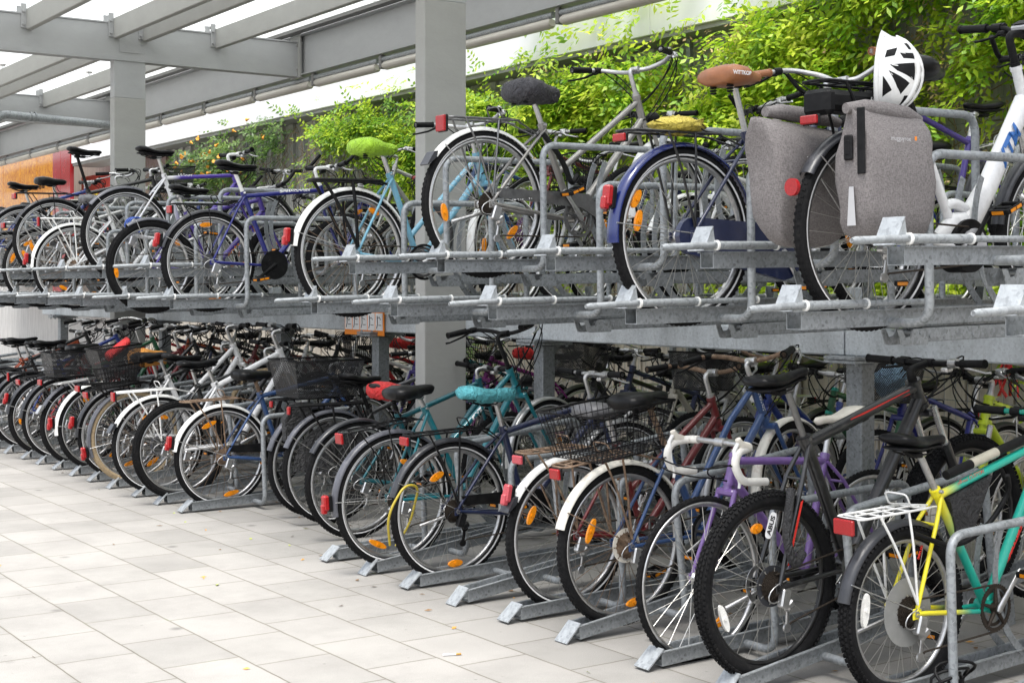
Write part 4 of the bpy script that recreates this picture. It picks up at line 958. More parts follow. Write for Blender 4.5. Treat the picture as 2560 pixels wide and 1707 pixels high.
b = bikes['U6'] = bike('U6', 'violet mountain bicycle with slim black saddle and grey clip-on mudguard', 3.76, 10.0, 1.315, 1, 0, 0, None, R=.335, rt=.028, knob=.5, stripe=0, col=pc('violet'), seat=(.27, .72), ht=(.84, .85), sadxz=(.29, .91), bar='flat', rf='grey_fender', rfa=(70, 122), refl=[AM(45, .25), AM(188, .27)], post='alu', barends=True, stemx=.11, cog='chain_metal')
decal(b['root'], 'TANK', b['Hb'], b['Bb'], .6, .05, 'sticker_orange', .0175, flip=True, bold=.002)
b = bikes['U7'] = bike('U7', 'white and violet bicycle with thin black saddle in raised upper tray', 3.768, 10.54, 1.545, 1, 0, 0, None, R=.348, rt=.024, stripe=1, col='violet_white', seat=(.30, .80), bb=(.46, .30), ht=(.86, .84), hl=.12, sadxz=(.23, 1.0), bar='flat', barm='black_plastic', stemh=.14, stemx=.1, stemm='white_fender', rf='grey_fender', rfa=(70, 141), refl=[], knob=.4, tr=1.05, rackrefl=False)
decal(b['root'], 'Wings', b['up'], b['S'], .72, .045, 'sticker_white', .015, shear=.3)
b = bikes['U8'] = bike('U8', 'white bicycle with rusty spokes and long white mudguard in upper tray', 3.80, 11.87, 1.325, 1, 0, 0, None, R=.345, rt=.019, col=pc('white'), style='mixte', sadxz=(.2, .93), sad='comfort', sadm='grey_leather', rf='white_fender', rfa=(30, 180), ff='white_fender', rack='white_fender', rackx=(-.27, .1), rrs=(.035, .075), rackrefl=True, fendlight=(170, 'red_refl'), refl=[AM(-60, .27), AM(-120, .2, .07)], spoke='spoke_rusty', bar='city', cog='rust', spokeguard=.08, sgm='white_plastic', ringm='rust', armm='alu')
b = bikes['U9'] = bike('U9', 'black trekking bicycle with high saddle and front basket in raised tray', 3.77, 12.32, 1.545, 1, 0, 0, None, R=.35, rt=.022, col=pc('black'), seat=(.3, .78), sadxz=(.27, 1.14), rf='dark_fender', rfa=(30, 157), rack='black_plastic', rackr=.004, refl=[AM(195, .2), AM(205, .28)], bar='trek', barm='black_plastic', basket=('fine', 'front'), post='black_plastic', hlight=True)
b = bikes['U10'] = bike('U10', 'silver aluminium bicycle with yellow wheel reflectors in upper tray by left edge', 3.80, 12.76, 1.325, 1, 0, 0, None, R=.345, rt=.022, col=pc('silver'), sadxz=(.22, .95), rf='dark_fender', rfa=(60, 150), refl=[AM(120, .25), AM(160, .27)], bar='trek', rack='alu')
b = bikes['U11'] = bike('U11', 'silver step-through bicycle in raised upper tray at the left picture edge', 3.80, 13.3, 1.545, 1, 0, 0, None, col=pc('silver'), style='double', rf='dark_fender', bar='city', sad='comfort')
b = bikes['U12'] = bike('U12', 'graphite bicycle with black wire basket in upper tray at far left', 3.80, 13.75, 1.325, 1, 0, 0, None, col=pc('graphite'), rf='dark_fender', bar='city', basket=('fine', 'front'), refl=[AM(150, .25)])
b = bikes['U13'] = bike('U13', 'dark blue bicycle in a raised upper tray beyond the left edge', 3.80, 14.19, 1.545, 1, 0, 0, None, col=pc('blue'), rf='dark_fender', bar='flat')
b = bikes['U14'] = bike('U14', 'black bicycle with cream grips farthest left in the upper tier', 3.80, 14.62, 1.325, 1, 0, 0, None, col=pc('black'), rf='silver_fender', bar='city', grip='cream_leather')
# ---- ground level, aisle side
b = bikes['G1'] = bike('G1', 'small yellow and mint mountain bicycle with white rack nearest the camera', 4.119, 3.48, .02, 2, 0, 0, None, R=.312, rt=.028, knob=1.1, stripe=0, col='yellow_mint', bb=(.47, .255), seat=(.2, .72), ht=(.80, .86), hl=.12, sadxz=(.10, .935), bar='flat', barm=pc('mint'), stemm=pc('mint'), stemx=.12, stemh=.08, rf='dark_fender', rfa=(50, 166), rack='white_plastic', rackz=.005, rackx=(-.27, .10), rackr=.0048, rrs=(.09, .055), refl=[AM(170, .21, .12, .034, 'white_refl')], spokeguard=.125, sgm='clear_guard', crank=50, ring=.088, ringm='chain_metal', cog='chain_metal', nsp=36, kick=True, legs=(-.17, -.02), tr=1.12, steer=6, derm='alu')
decal(b['root'], 'offroad', b['Hb'], b['Bb'], .55, .05, 'sticker_red', .0185, flip=True, bold=.003, shear=.2); decal(b['root'], 'offroad CUSTOM', b['up'], b['S'], .7, .022, 'sticker_red', .016); decal(b['root'], 'offroad', b['S'], b['A'], .5, .022, 'sticker_red', .0085, flip=True, bold=.001)
mb = MB(); a_, c_ = b['up'].lerp(b['S'], .12), b['up'].lerp(b['S'], .9); up_ = V((0, 0, .042)); mb.tube([c_ + up_, a_ + up_], .018, 12); mb.tube([c_ + up_ + (a_ - c_) * .3, c_ + up_ + (a_ - c_) * .62], .0195, 12, 1)
part('pump', mb, ['black_plastic', pc('cream')], b['root'])
mb = MB(); mb.prism([(b['S'].x + .05, b['S'].z - .03), (b['S'].x + .30, b['S'].z + .03), (b['S'].x + .16, b['S'].z - .20), (b['S'].x + .09, b['S'].z - .19)], -.025, .025); part('frame_bag', mb, 'blackbag_cloth', b['root'])
b = bikes['G2'] = bike('G2', 'black and red mountain bicycle with knobbly tyres second from the camera', 3.874, 3.915, .028, 7, 0, 0, None, R=.352, rt=.029, knob=1, stripe=0, col=pc('black'), bb=(.44, .33), seat=(.262, .86), ht=(.91, .98), hl=.11, sadxz=(.155, 1.13), sadrot=-3, bar='flat', barm='black_plastic', stemm='black_plastic', stemx=.12, stemh=.05, susp=True, post='alu_dark', tr=1.6, disc=True, refl=[(195, .25, .11, .03, 'white_refl'), AM(100, .23, .055, .035)], crank=10, spokeguard=.078, sgm='dark_fender', cog='chain_metal', rim='black_paint', armm='black_plastic', spoke='spoke_metal', hang=20, rackrefl=False, kick=True)
mb = MB(); u0, u1 = b['up'], b['S']; d_ = (u1 - u0).normalized()
for s in (-1,):
    q0, q1 = u0 + d_ * .06, u0 + d_ * .42; o_ = V((0, s * .0215, 0)); n_ = V((0, s, 0)).cross(d_) * .007
    mb.add([q0 + o_ - n_ * 1.2, q0 + o_ + n_ * 1.6, q1 + o_ + n_ * .2, q1 + o_ - n_ * .4], [(0, 1, 2, 3)], 0, False)
part('red_stripe', mb, 'sticker_red', b['root'])
mb = MB(); s0, s1 = b['S'].lerp(b['A'], .42), b['S'].lerp(b['A'], .85)
mb.add([s0 + V((0, -.062, 0)), s0 + V((.014, -.062, .004)), s1 + V((.012, -.076, 0)), s1 + V((0, -.076, 0))], [(0, 1, 2, 3)], 0, False); part('red_stripe', mb, 'sticker_red', b['root'])
decal(b['root'], 'FUJI', b['Hb'], b['Bb'], .60, .075, 'sticker_white', .0285, flip=True, bold=.003, shear=.2, off=-.014)
b = bikes['G3'] = bike('G3', 'lilac racing bicycle with white drop handlebar parked front wheel to the aisle', 3.965 + .97, 4.351, .02, -2, 180, 0, None, R=.336, rt=.0125, stripe=0, rim='alu', col=pc('lilac'), col2=pc('lilac'), bb=(.41, .27), seat=(.27, .76), ht=(.80, .82), hl=.12, sadxz=(.17, .94), sadm='cream_leather', bar='drop', stemh=.05, stemx=.09, refl=[], frefl=[AM(-120, .22, .075)], crank=-20, ring=.085, steer=0, cables=3, nsp=32, cog='chain_metal', ringm='alu', knob=0)
b['lock'] = 1
b = bikes['G4'] = bike('G4', 'blue bicycle with large wire basket and rusty white mudguard', 3.957, 4.88, .032, 7, 0, 0, None, R=.35, rt=.022, stripe=0, col=pc('steelblue'), col2=pc('steelblue'), bb=(.45, .31), seat=(.296, .72), ht=(.85, .93), hl=.20, style='double', sadxz=(.19, .985), sad='comfort', bar='city', barm='rust', stemh=.09, stemx=.05, rf='rusty_white_fender', rfa=(25, 157), ff='rusty_white_fender', rack='rust', rackx=(-.30, .05), rrs=(.065, .045), rlight=True, basket=('wire', 'rear'), bks=(.46, .38, .20), bkx=.08, refl=[AM(150, .2, .11), AM(-85, .26)], spoke='spoke_rusty', spokeguard=.075, sgm='cream_leather', cog='rust', post='rust', crank=200, staym='rust', guard='ring', legs=(-.1, .0), steer=15)
decal(b['root'], 'Winora', b['S'], b['A'], .55, .03, 'sticker_white', .008, flip=True, shear=.2); decal(b['root'], 'Standard', b['Ht'], b['Hb'], .5, .03, 'sticker_white', .0185, shear=.3, flip=True)
b = bikes['G5'] = bike('G5', 'maroon bicycle with white rear mudguard and round twin reflector', 3.988, 5.316, .02, 2, 0, 0, None, R=.345, rt=.022, stripe=1, col=pc('maroon'), bb=(.45, .29), seat=(.3, .72), ht=(.905, .90), hl=.13, style='trapez', sadxz=(.235, .925), sad='comfort', sadm='grey_leather', bar='city', barm='rust', stemh=.12, stemx=.07, rf='white_fender', rfa=(25, 148), flap='dark_fender', ff='silver_fender', rack='rust', rackx=(-.25, .1), rrs=(.07, .038), rrm='pink_refl', fendlight=(146, 'pink_refl'), refl=[AM(152, .24, .09)], crank=250, steer=12, cog='chain_metal', tr=1.15)
decal(b['root'], 'AMBER', b['Hb'], b['Bb'], .5, .045, 'sticker_orange', .021, flip=True, bold=.002, off=-.008)
b = bikes['G6'] = bike('G6', 'navy trekking bicycle with turquoise saddle cover and black rack', 3.901, 6.19, .02, 2, 0, 0, None, R=.35, rt=.021, stripe=1, col=pc('navy'), bb=(.46, .29), seat=(.333, .735), ht=(.915, .845), hl=.12, sadxz=(.24, .935), bar='trek', stemh=.13, stemx=.06, barm='alu', rf='dark_fender', rfa=(40, 163), ff='silver_fender', rack='black_plastic', rackx=(-.24, .20), rrs=(.075, .042), guard='half', refl=[AM(115, .2, .085, .035), AM(-88, .27, .085, .036)], kick=True, crank=160, derm='black_plastic', cog='chain_metal', legs=(-.15, .03), hlight=True)
b = bikes['G7'] = bike('G7', 'teal step-through bicycle with lifted sloping frame and black sprung saddle', 3.817, 6.62, .032, 7, 0, 0, None, R=.35, rt=.022, stripe=1, col=pc('teal'), bb=(.43, .30), seat=(.245, .79), ht=(.815, .915), hl=.13, style='trapez', sad='comfort', sadxz=(.175, .925), bar='city', barm='black_plastic', stemh=.2, stemx=.07, stemm='black_plastic', rf='grey_fender', rfa=(40, 183), ff='silver_fender', rack='black_plastic', rackr=.004, rackx=(-.26, .17), rrs=(.07, .055), fendlight=(172, 'red_refl'), refl=[AM(-122, .25, .11), AM(62, .2)], hlight=True, crank=-30, steer=14, cog='chain_metal', disc=True, tr=1.1)
decal(b['root'], 'HEAD', b['up'], b['Bb'].lerp(b['S'], .5), .5, .045, 'sticker_white', .0155, flip=True, bold=.003)
b = bikes['P1'] = bike('P1', 'black city bicycle with rack and dark skirt guard standing off the trays', 4.27, 8.20, .0, 0, 2, -1, None, R=.352, rt=.022, stripe=1, col=pc('black'), bb=(.45, .29), seat=(.28, .7), sadxz=(.22, .93), rf='grey_fender', rfa=(30, 156), rack='black_plastic', rackx=(-.28, .2), rackr=.007, rrs=(.03, .05), bar='riser', steer=-10, crank=100, post='black_plastic')
mb = MB(); A_ = b['A']; mb.prism([(A_.x + .29 * math.cos(R_(a)), A_.z + .29 * math.sin(R_(a))) for a in range(-75, 190, 15)] + [(A_.x - .05, A_.z - .02)], -.036, -.032); part('skirt_guard', mb, 'blackbag_cloth', b['root'])
b = bikes['P3'] = bike('P3', 'dark teal bicycle with red saddle cover standing left of the big pillar', 4.14, 7.62, .0, 0, 1, 1, None, R=.35, rt=.022, col=pc('darkteal'), bb=(.45, .29), seat=(.28, .72), sadxz=(.24, .90), rf='dark_fender', rfa=(40, 150), bar='flat', barm='black_plastic', refl=[], post='black_plastic')
b = bikes['P2'] = bike('P2', 'grey bicycle carrying a big fine-mesh basket behind the black city bicycle', 4.32, 8.52, .0, 0, 3, 1, None, R=.352, rt=.021, stripe=1, col=pc('graphite'), sadxz=(.26, .9), rf='grey_fender', rfa=(30, 164), rack='black_plastic', basket=('fine', 'rear'), bks=(.52, .36, .24), bkx=.1, rackz=.02, rrs=(.03, .04), bar='city', crank=60)
b = bikes['G8'] = bike('G8', 'blue bicycle with rusty rack and white mudguard in the ground row', 3.925, 9.13, .02, 2, 0, 0, None, R=.337, rt=.021, stripe=1, knob=.4, col=pc('steelblue'), bb=(.44, .28), seat=(.29, .74), ht=(.85, .84), sad='comfort', sadxz=(.25, .90), rf='white_fender', rfa=(20, 169), rack='rust', rackx=(-.27, .12), rackrefl=False, fendlight=(161, 'red_refl'), refl=[AM(112, .24, .11), AM(-78, .26, .11)], post='rust', bar='flat', barm='black_plastic', guard='half', spoke='spoke_rusty', cog='rust', crank=175)
b = bikes['G85'] = bike('G85', 'white and red mountain bicycle behind the blue one with rusty rack', 3.80, 9.567, .032, 7, 0, 0, None, R=.34, rt=.026, knob=.6, stripe=0, col=pc('white'), bb=(.44, .31), ht=(.83, .92), tr=1.4, sadxz=(.2, .93), bar='riser', barm='black_plastic', stemh=.13, rf=None, susp=True, forkc=pc('white'), disc=True, refl=[], grip='black_plastic')
decal(b['root'], 'CONE', b['Hb'], b['Bb'], .4, .06, 'sticker_black', .0245, flip=True, bold=.003)
b = bikes['G125'] = bike('G125', 'dark green bicycle between red and maroon ones in left ground row', 3.84, 12.32, .032, 7, 0, 0, None, R=.345, col=pc('green'), rf='dark_fender', rfa=(30, 170), bar='city', sad='comfort', rack='black_plastic')
b = bikes['G9'] = bike('G9', 'black trekking bicycle with white painted rack and narrow black saddle', 3.81, 10.004, .02, 2, 0, 0, None, R=.345, rt=.021, col=pc('black'), sadxz=(.2, .98), rf='white_fender', rfa=(30, 153), flap='dark_fender', rack='white_plastic', rackx=(-.3, .12), rackr=.006, rrs=(.06, .065), rlight=True, refl=[AM(80, .2), AM(110, .22)], post='alu', bar='riser', barm='black_plastic', tr=1.15, spokeguard=.07)
b = bikes['G10'] = bike('G10', 'white framed bicycle with tan tyre walls and stacked rear baskets', 3.83, 10.544, .032, 7, 0, 0, None, R=.345, rt=.021, tyre='rubber_tan', stripe=0, col=pc('white'), style='trapez', tr=1.3, sad='comfort', sadxz=(.2, .95), rf='grey_fender', rfa=(30, 196), rack='black_plastic', basket=('wire', 'rear'), bks=(.34, .28, .15), fendlight=(188, 'red_refl'), refl=[AM(-62, .24, .11)], bar='flat', spoke='spoke_rusty', stemh=.14)
mb = MB(); c = V((-.08, 0, b['zr'] + .06))
for i, (w0, w1) in enumerate(((0, 1),)):
    r0 = [c + V((a * .12, q * .1, 0)) for a, q in ((-1, -1), (1, -1), (1, 1), (-1, 1))]; r1 = [c + V((a * .17, q * .14, .24)) for a, q in ((-1, -1), (1, -1), (1, 1), (-1, 1))]
    for k in range(4): mb.add([r0[k], r0[(k + 1) % 4], r1[(k + 1) % 4], r1[k]], [(0, 1, 2, 3)], 0, False)
mb2 = MB(); mb2.tube(r1, .007, 6, closed=True)
o = part('wire_basket', mb2, 'black_plastic', None); o.matrix_world = b['M']; tag(o, 'tall fine-mesh basket stacked inside a wire basket on black bicycle', 'basket'); part('wire_mesh', mb, 'finemesh', o)
mb = MB(); mb.loft([[c + V((-.05 + .16 * t_, .07 * math.cos(a), .17 + .09 * t_ + .035 * math.sin(a))) for a in [2 * math.pi * i / 12 for i in range(12)]] for t_ in (0, .3, .6, 1)]); o = part('red_bag', mb, 'red_cloth', None); o.matrix_world = b['M']; tag(o, 'red cloth bag lying in the tall mesh basket', 'bag')
b = bikes['G11'] = bike('G11', 'black bicycle with orange saddle cover in the left ground row', 3.88, 10.978, .02, 2, 0, 0, None, R=.345, rt=.021, col=pc('black'), sadxz=(.24, .96), rf='dark_fender', rfa=(30, 180), refl=[AM(-75, .25, .11)], fendlight=(163, 'red_refl'), bar='trek', barm='black_plastic', rack='black_plastic')
b = bikes['G12'] = bike('G12', 'black bicycle with white mudguard and creamy chain disc', 3.86, 11.424, .032, 7, 0, 0, None, R=.345, rt=.021, stripe=0, col=pc('black'), style='trapez', rf='white_fender', rfa=(20, 181), rack='silver_fender', fendlight=(166, 'red_refl'), refl=[AM(100, .2), AM(-70, .25)], spokeguard=.07, sgm='cream_leather', bar='city', sad='comfort', rackrefl=False)
b = bikes['G13'] = bike('G13', 'dark red bicycle with mesh basket on its rack in the left ground row', 3.86, 11.874, .02, 2, 0, 0, None, R=.345, rt=.021, stripe=0, col=pc('maroon'), rf='grey_fender', rfa=(30, 153), flap='silver_fender', rack='black_plastic', basket=('fine', 'rear'), bks=(.36, .3, .2), bar='city', barm='alu', stemh=.15, sad='comfort', refl=[AM(80, .2)])
b = bikes['G14'] = bike('G14', 'raspberry red bicycle with dark mudguard and front carrier at left', 3.85, 12.762, .02, 2, 0, 0, None, R=.345, rt=.022, stripe=0, col=pc('red'), rf='dark_fender', rfa=(30, 172), rack='black_plastic', rackr=.004, fendlight=(152, 'red_refl'), refl=[AM(185, .24, .06, .036)], bar='cruise', barm='chrome', stemh=.16, style='diamond', forkc=pc('red'), rrs=(.03, .07), nsp=36)
b = bikes['G15'] = bike('G15', 'navy and silver bicycle partly cut by the left picture edge', 3.85, 13.3, .032, 7, 0, 0, None, R=.345, col=pc('blue'), rf='dark_fender', rack='black_plastic', bar='trek', rrs=(.03, .06))
b = bikes['G16'] = bike('G16', 'white aluminium mountain bicycle with orange stripe at far left', 3.85, 13.75, .02, 2, 0, 0, None, R=.335, knob=.5, stripe=0, rt=.026, col=pc('white'), tr=1.35, bar='riser', barm='black_plastic', rackrefl=False, rfa=(50, 150), rf='dark_fender')
b = bikes['G17'] = bike('G17', 'black trekking bicycle just past the white aluminium one at left', 3.85, 14.19, .032, 7, 0, 0, None, col=pc('black'), rf='dark_fender', bar='city', rack='black_plastic')
b = bikes['G18'] = bike('G18', 'orange and black bicycle farthest left in the ground row', 3.85, 14.62, .02, 2, 0, 0, None, col=pc('orange'), rf='dark_fender', bar='flat')
# ---- far side of both tiers: parked from the wall side, facing the aisle
FAR = [
 # tier, Y, colour, spec, label
 ('g', 2.9, 'black', dict(bar='flat', barm='black_plastic'), 'black bicycle on the far ground side at the right picture edge'),
 ('g', 3.55, 'darkteal', dict(bar='flat', stemh=.1, barm='black_plastic', hlight='chrome'), 'dark teal bicycle with chrome headlamp on the far ground side'),
 ('g', 4.1, 'graphite', dict(style='trapez', sad='comfort', bar='city', rf='dark_fender'), 'graphite bicycle on far ground side behind the knobbly front wheel'),
 ('g', 4.55, 'lime', dict(tr=1.4, bar='riser', barm='black_plastic', susp=True, knob=1, rt=.028, R=.335, stripe=0), 'neon yellow mountain bicycle on the far ground side'),
 ('g', 5.1, 'deepblue', dict(bar='flat', barm='black_plastic', basket=('fine', 'front')), 'cobalt blue bicycle carrying a blue plastic bag on far ground side'),
 ('g', 5.55, 'green', dict(style='diamond', col2='paint_mint', bar='trek', spoke='spoke_rusty'), 'worn green bicycle on far ground side beside the grey post'),
 ('g', 6.0, 'blue', dict(bar='city', hlight='chrome', style='trapez', barm='rust'), 'blue city bicycle with silver headlamp on far ground side'),
 ('g', 6.4, 'silver', dict(bar='city', style='double', basket=('fine', 'front')), 'silver bicycle with dark front basket on the far ground side'),
 ('g', 6.85, 'champagne', dict(bar='trek', ff='silver_fender'), 'champagne bicycle on far ground side above the wire basket'),
 ('g', 7.3, 'navy', dict(bar='trek', ff='dark_fender'), 'navy bicycle on far ground side left of the silver ones'),
 ('g', 9.0, 'purple', dict(bar='city', basket=('wire', 'front'), tr=1.1), 'purple bicycle with round wire front basket beside the big pillar'),
 ('g', 9.5, 'teal', dict(bar='flat', tr=1.2), 'teal bicycle with red saddle cover on far ground side'),
 ('g', 10.0, 'violet', dict(bar='city', style='mixte'), 'violet bicycle on far ground side left of the instruction sign'),
 ('g', 10.5, 'red', dict(bar='city', basket=('wire', 'front')), 'red bicycle with shopping basket on far ground side'),
 ('g', 11.0, 'white', dict(bar='riser', tr=1.3, barm='black_plastic'), 'white sporty bicycle on far ground side with thick frame'),
 ('g', 11.45, 'black', dict(bar='trek', sad='sport', sadm='cream_leather'), 'black bicycle with cream saddle on far ground side'),
 ('g', 12.0, 'white', dict(bar='city', style='double', ff='white_fender'), 'white low-frame bicycle on the far ground side'),
 ('g', 12.5, 'graphite', dict(bar='flat', ff='dark_fender'), 'graphite bicycle with dark mudguards on far ground side'),
 ('g', 13.0, 'maroon', dict(bar='city', ff='silver_fender'), 'maroon bicycle on far ground side near the left pillar'),
 ('g', 13.6, 'silver', dict(bar='trek'), 'silver bicycle on far ground side left of the left pillar'),
 ('g', 14.2, 'black', dict(bar='riser', knob=1, rt=.027, R=.335), 'black mountain bicycle on far ground side at left'),
 ('g', 14.9, 'orange', dict(bar='flat'), 'orange bicycle on far ground side at the left'),
 ('g', 15.6, 'navy', dict(bar='city'), 'navy bicycle on far ground side at the left edge'),
 ('g', 16.3, 'red', dict(bar='trek'), 'red bicycle farthest left on the far ground side'),
 ('u', 2.85, 'black', dict(tr=1.3, bar='flat', susp=True, knob=1, rt=.028, R=.345, stripe=0), 'black mountain bicycle on the far upper tier at right edge'),
 ('u', 3.7, 'black', dict(bar='city', barm='black_plastic', sadm='leather_black'), 'black roadster on far upper tier behind the white electric bicycle'),
 ('U', 4.15, 'graphite', dict(bar='riser', barends=True), 'graphite bicycle with upturned bar end on far upper tier'),
 ('u', 5.5, 'blue', dict(bar='trek', ff='silver_fender'), 'blue bicycle on far upper tier behind the dark blue city bicycle'),
 ('U', 6.0, 'champagne', dict(bar='flat', susp=True, tr=1.25, barends=True, barm='alu', stemh=.08, steer=-12), 'champagne bicycle with suspension fork on far upper tier'),
 ('u', 6.45, 'white', dict(bar='riser', ff='white_fender', barm='alu', bell='black_plastic'), 'white bicycle with long front mudguard on far upper tier'),
 ('u', 8.7, 'silver', dict(tr=1.2, bar='trek', barends=True, barm='black_plastic', stemh=.1), 'silver bicycle with curved black bar ends on far upper tier'),
 ('U', 9.2, 'steelblue', dict(bar='flat', barm='black_plastic', rf='dark_fender'), 'steel blue bicycle on far upper tier behind the lime saddle'),
 ('u', 9.75, 'black', dict(bar='riser', grip='red_refl', barends=False), 'black bicycle with red grips on the far upper tier'),
 ('U', 10.3, 'silver', dict(bar='city'), 'silver city bicycle on far upper tier above royal blue frame'),
 ('u', 10.9, 'deepblue', dict(bar='riser', barm='alu'), 'cobalt bicycle with silver handlebar on far upper tier'),
 ('u', 11.9, 'white', dict(bar='flat', ff='silver_fender'), 'white bicycle on far upper tier behind the violet one'),
 ('u', 13.3, 'orange', dict(tr=1.2, bar='flat', barm='black_plastic'), 'burnt orange bicycle on far upper tier near left pillar'),
 ('U', 12.6, 'graphite', dict(bar='trek'), 'graphite bicycle on far upper tier near the left pillar'),
 ('U', 14.4, 'blue', dict(bar='flat'), 'blue bicycle on far upper tier left of the left pillar'),
 ('u', 15.0, 'silver', dict(bar='city', basket=('fine', 'front')), 'silver bicycle with basket on far upper tier at left'),
 ('U', 5.05, 'violet', dict(bar='trek', ff='dark_fender'), 'violet bicycle on far upper tier left of the brown saddle'),
 ('U', 7.05, 'navy', dict(bar='riser', barm='black_plastic'), 'navy bicycle on far upper tier right of the big pillar'),
 ('u', 7.55, 'black', dict(bar='city', basket=('wire', 'front')), 'black bicycle with wire basket on far upper tier near big pillar'),
 ('U', 8.15, 'maroon', dict(bar='flat'), 'maroon bicycle on far upper tier behind the lime cover'),
 ('u', 11.4, 'black', dict(bar='flat', tr=1.2), 'black bicycle on far upper tier beside the slim black saddle'),
 ('u', 13.85, 'black', dict(bar='trek', ff='dark_fender'), 'black bicycle on far upper tier just left of left pillar'),
 ('U', 15.5, 'red', dict(bar='city'), 'red bicycle on far upper tier at the left edge'),
 ('g', 7.75, 'black', dict(bar='city', sad='comfort', barm='black_plastic', basket=('fine', 'front')), 'black bicycle with mesh front basket right of the big pillar'),
 ('g', 8.3, 'graphite', dict(bar='riser', barm='black_plastic', ff='dark_fender'), 'graphite bicycle on far ground side hidden by big pillar'),
 ('u', 16.0, 'graphite', dict(bar='flat', tr=1.2), 'graphite bicycle farthest left on the far upper tier'),
]
for i, (tier, yy, cc, sp_, lb) in enumerate(FAR):
    z0 = dict(g=.035, u=1.34, U=1.55)[tier]
    d_ = dict(R=.345, rt=.021, col=pc(cc), bb=(.45, .29), ht=(.87, random.uniform(.86, .93)), stemh=random.uniform(.07, .13), steer=random.uniform(-18, 18), crank=random.uniform(0, 360), sadxz=(.2, random.uniform(.88, 1.0)), refl=[AM(random.uniform(0, 360), .22)], frefl=[AM(random.uniform(0, 360), .22)] if i % 2 else [], rf='dark_fender' if i % 3 else 'silver_fender', rack='black_plastic' if i % 2 else 'alu', sad='comfort' if i % 3 == 0 else 'sport', rrs=(.06, .05))
    d_.update(sp_)
    bikes['F%d' % i] = bike('F', lb, 6.86 + random.uniform(-.05, .05), yy, z0, 1 if tier != 'g' else 2, 180 + random.uniform(-2, 2), random.uniform(-1.5, 1.5), **d_)
b = bikes['F3']; decal(b['root'], 'HILL 303', b['up'], b['S'], .5, .05, 'sticker_black', .0215, side=1, bold=.002)
b = bikes['G5']
# ------------------------------------------------------------------ things on the bicycles
cover(bikes['U3'], 'black_cloth', 'dark cloth cover on the saddle of the pewter trekking bicycle')
cover(bikes['U4'], 'lime_cloth', 'lime green rain cover over the light blue bicycle saddle', 'wide', .008, .0)
cover(bikes['G6'], 'turquoise_cloth', 'turquoise plastic cover on the saddle of the navy bicycle', 'sport', .017, .0)
cover(bikes['G11'], 'orange_cloth', 'orange cloth cover pulled over a saddle in the left ground row', 'wide', .018, .03)
cover(bikes['P3'], 'red_cloth', 'bright red cloth cover on the saddle left of the big pillar', 'wide', .012, .0)
cover(bikes['F11'], 'red_cloth', 'red cover on the saddle of a teal bicycle behind mesh basket', 'comfort', .012, .02)
cover(bikes['F34'], 'turquoise_cloth', 'small turquoise saddle cover on the far upper tier', 'comfort', .012, .02)
cover(bikes['F15'], 'red_cloth', 'red saddle cover on the far ground side near left', 'comfort', .012, .02)
def toplevel(name, mb, m, M, label, cat, group=None):
    o = part(name, mb, m, None); o.matrix_world = M; return tag(o, label, cat, group)
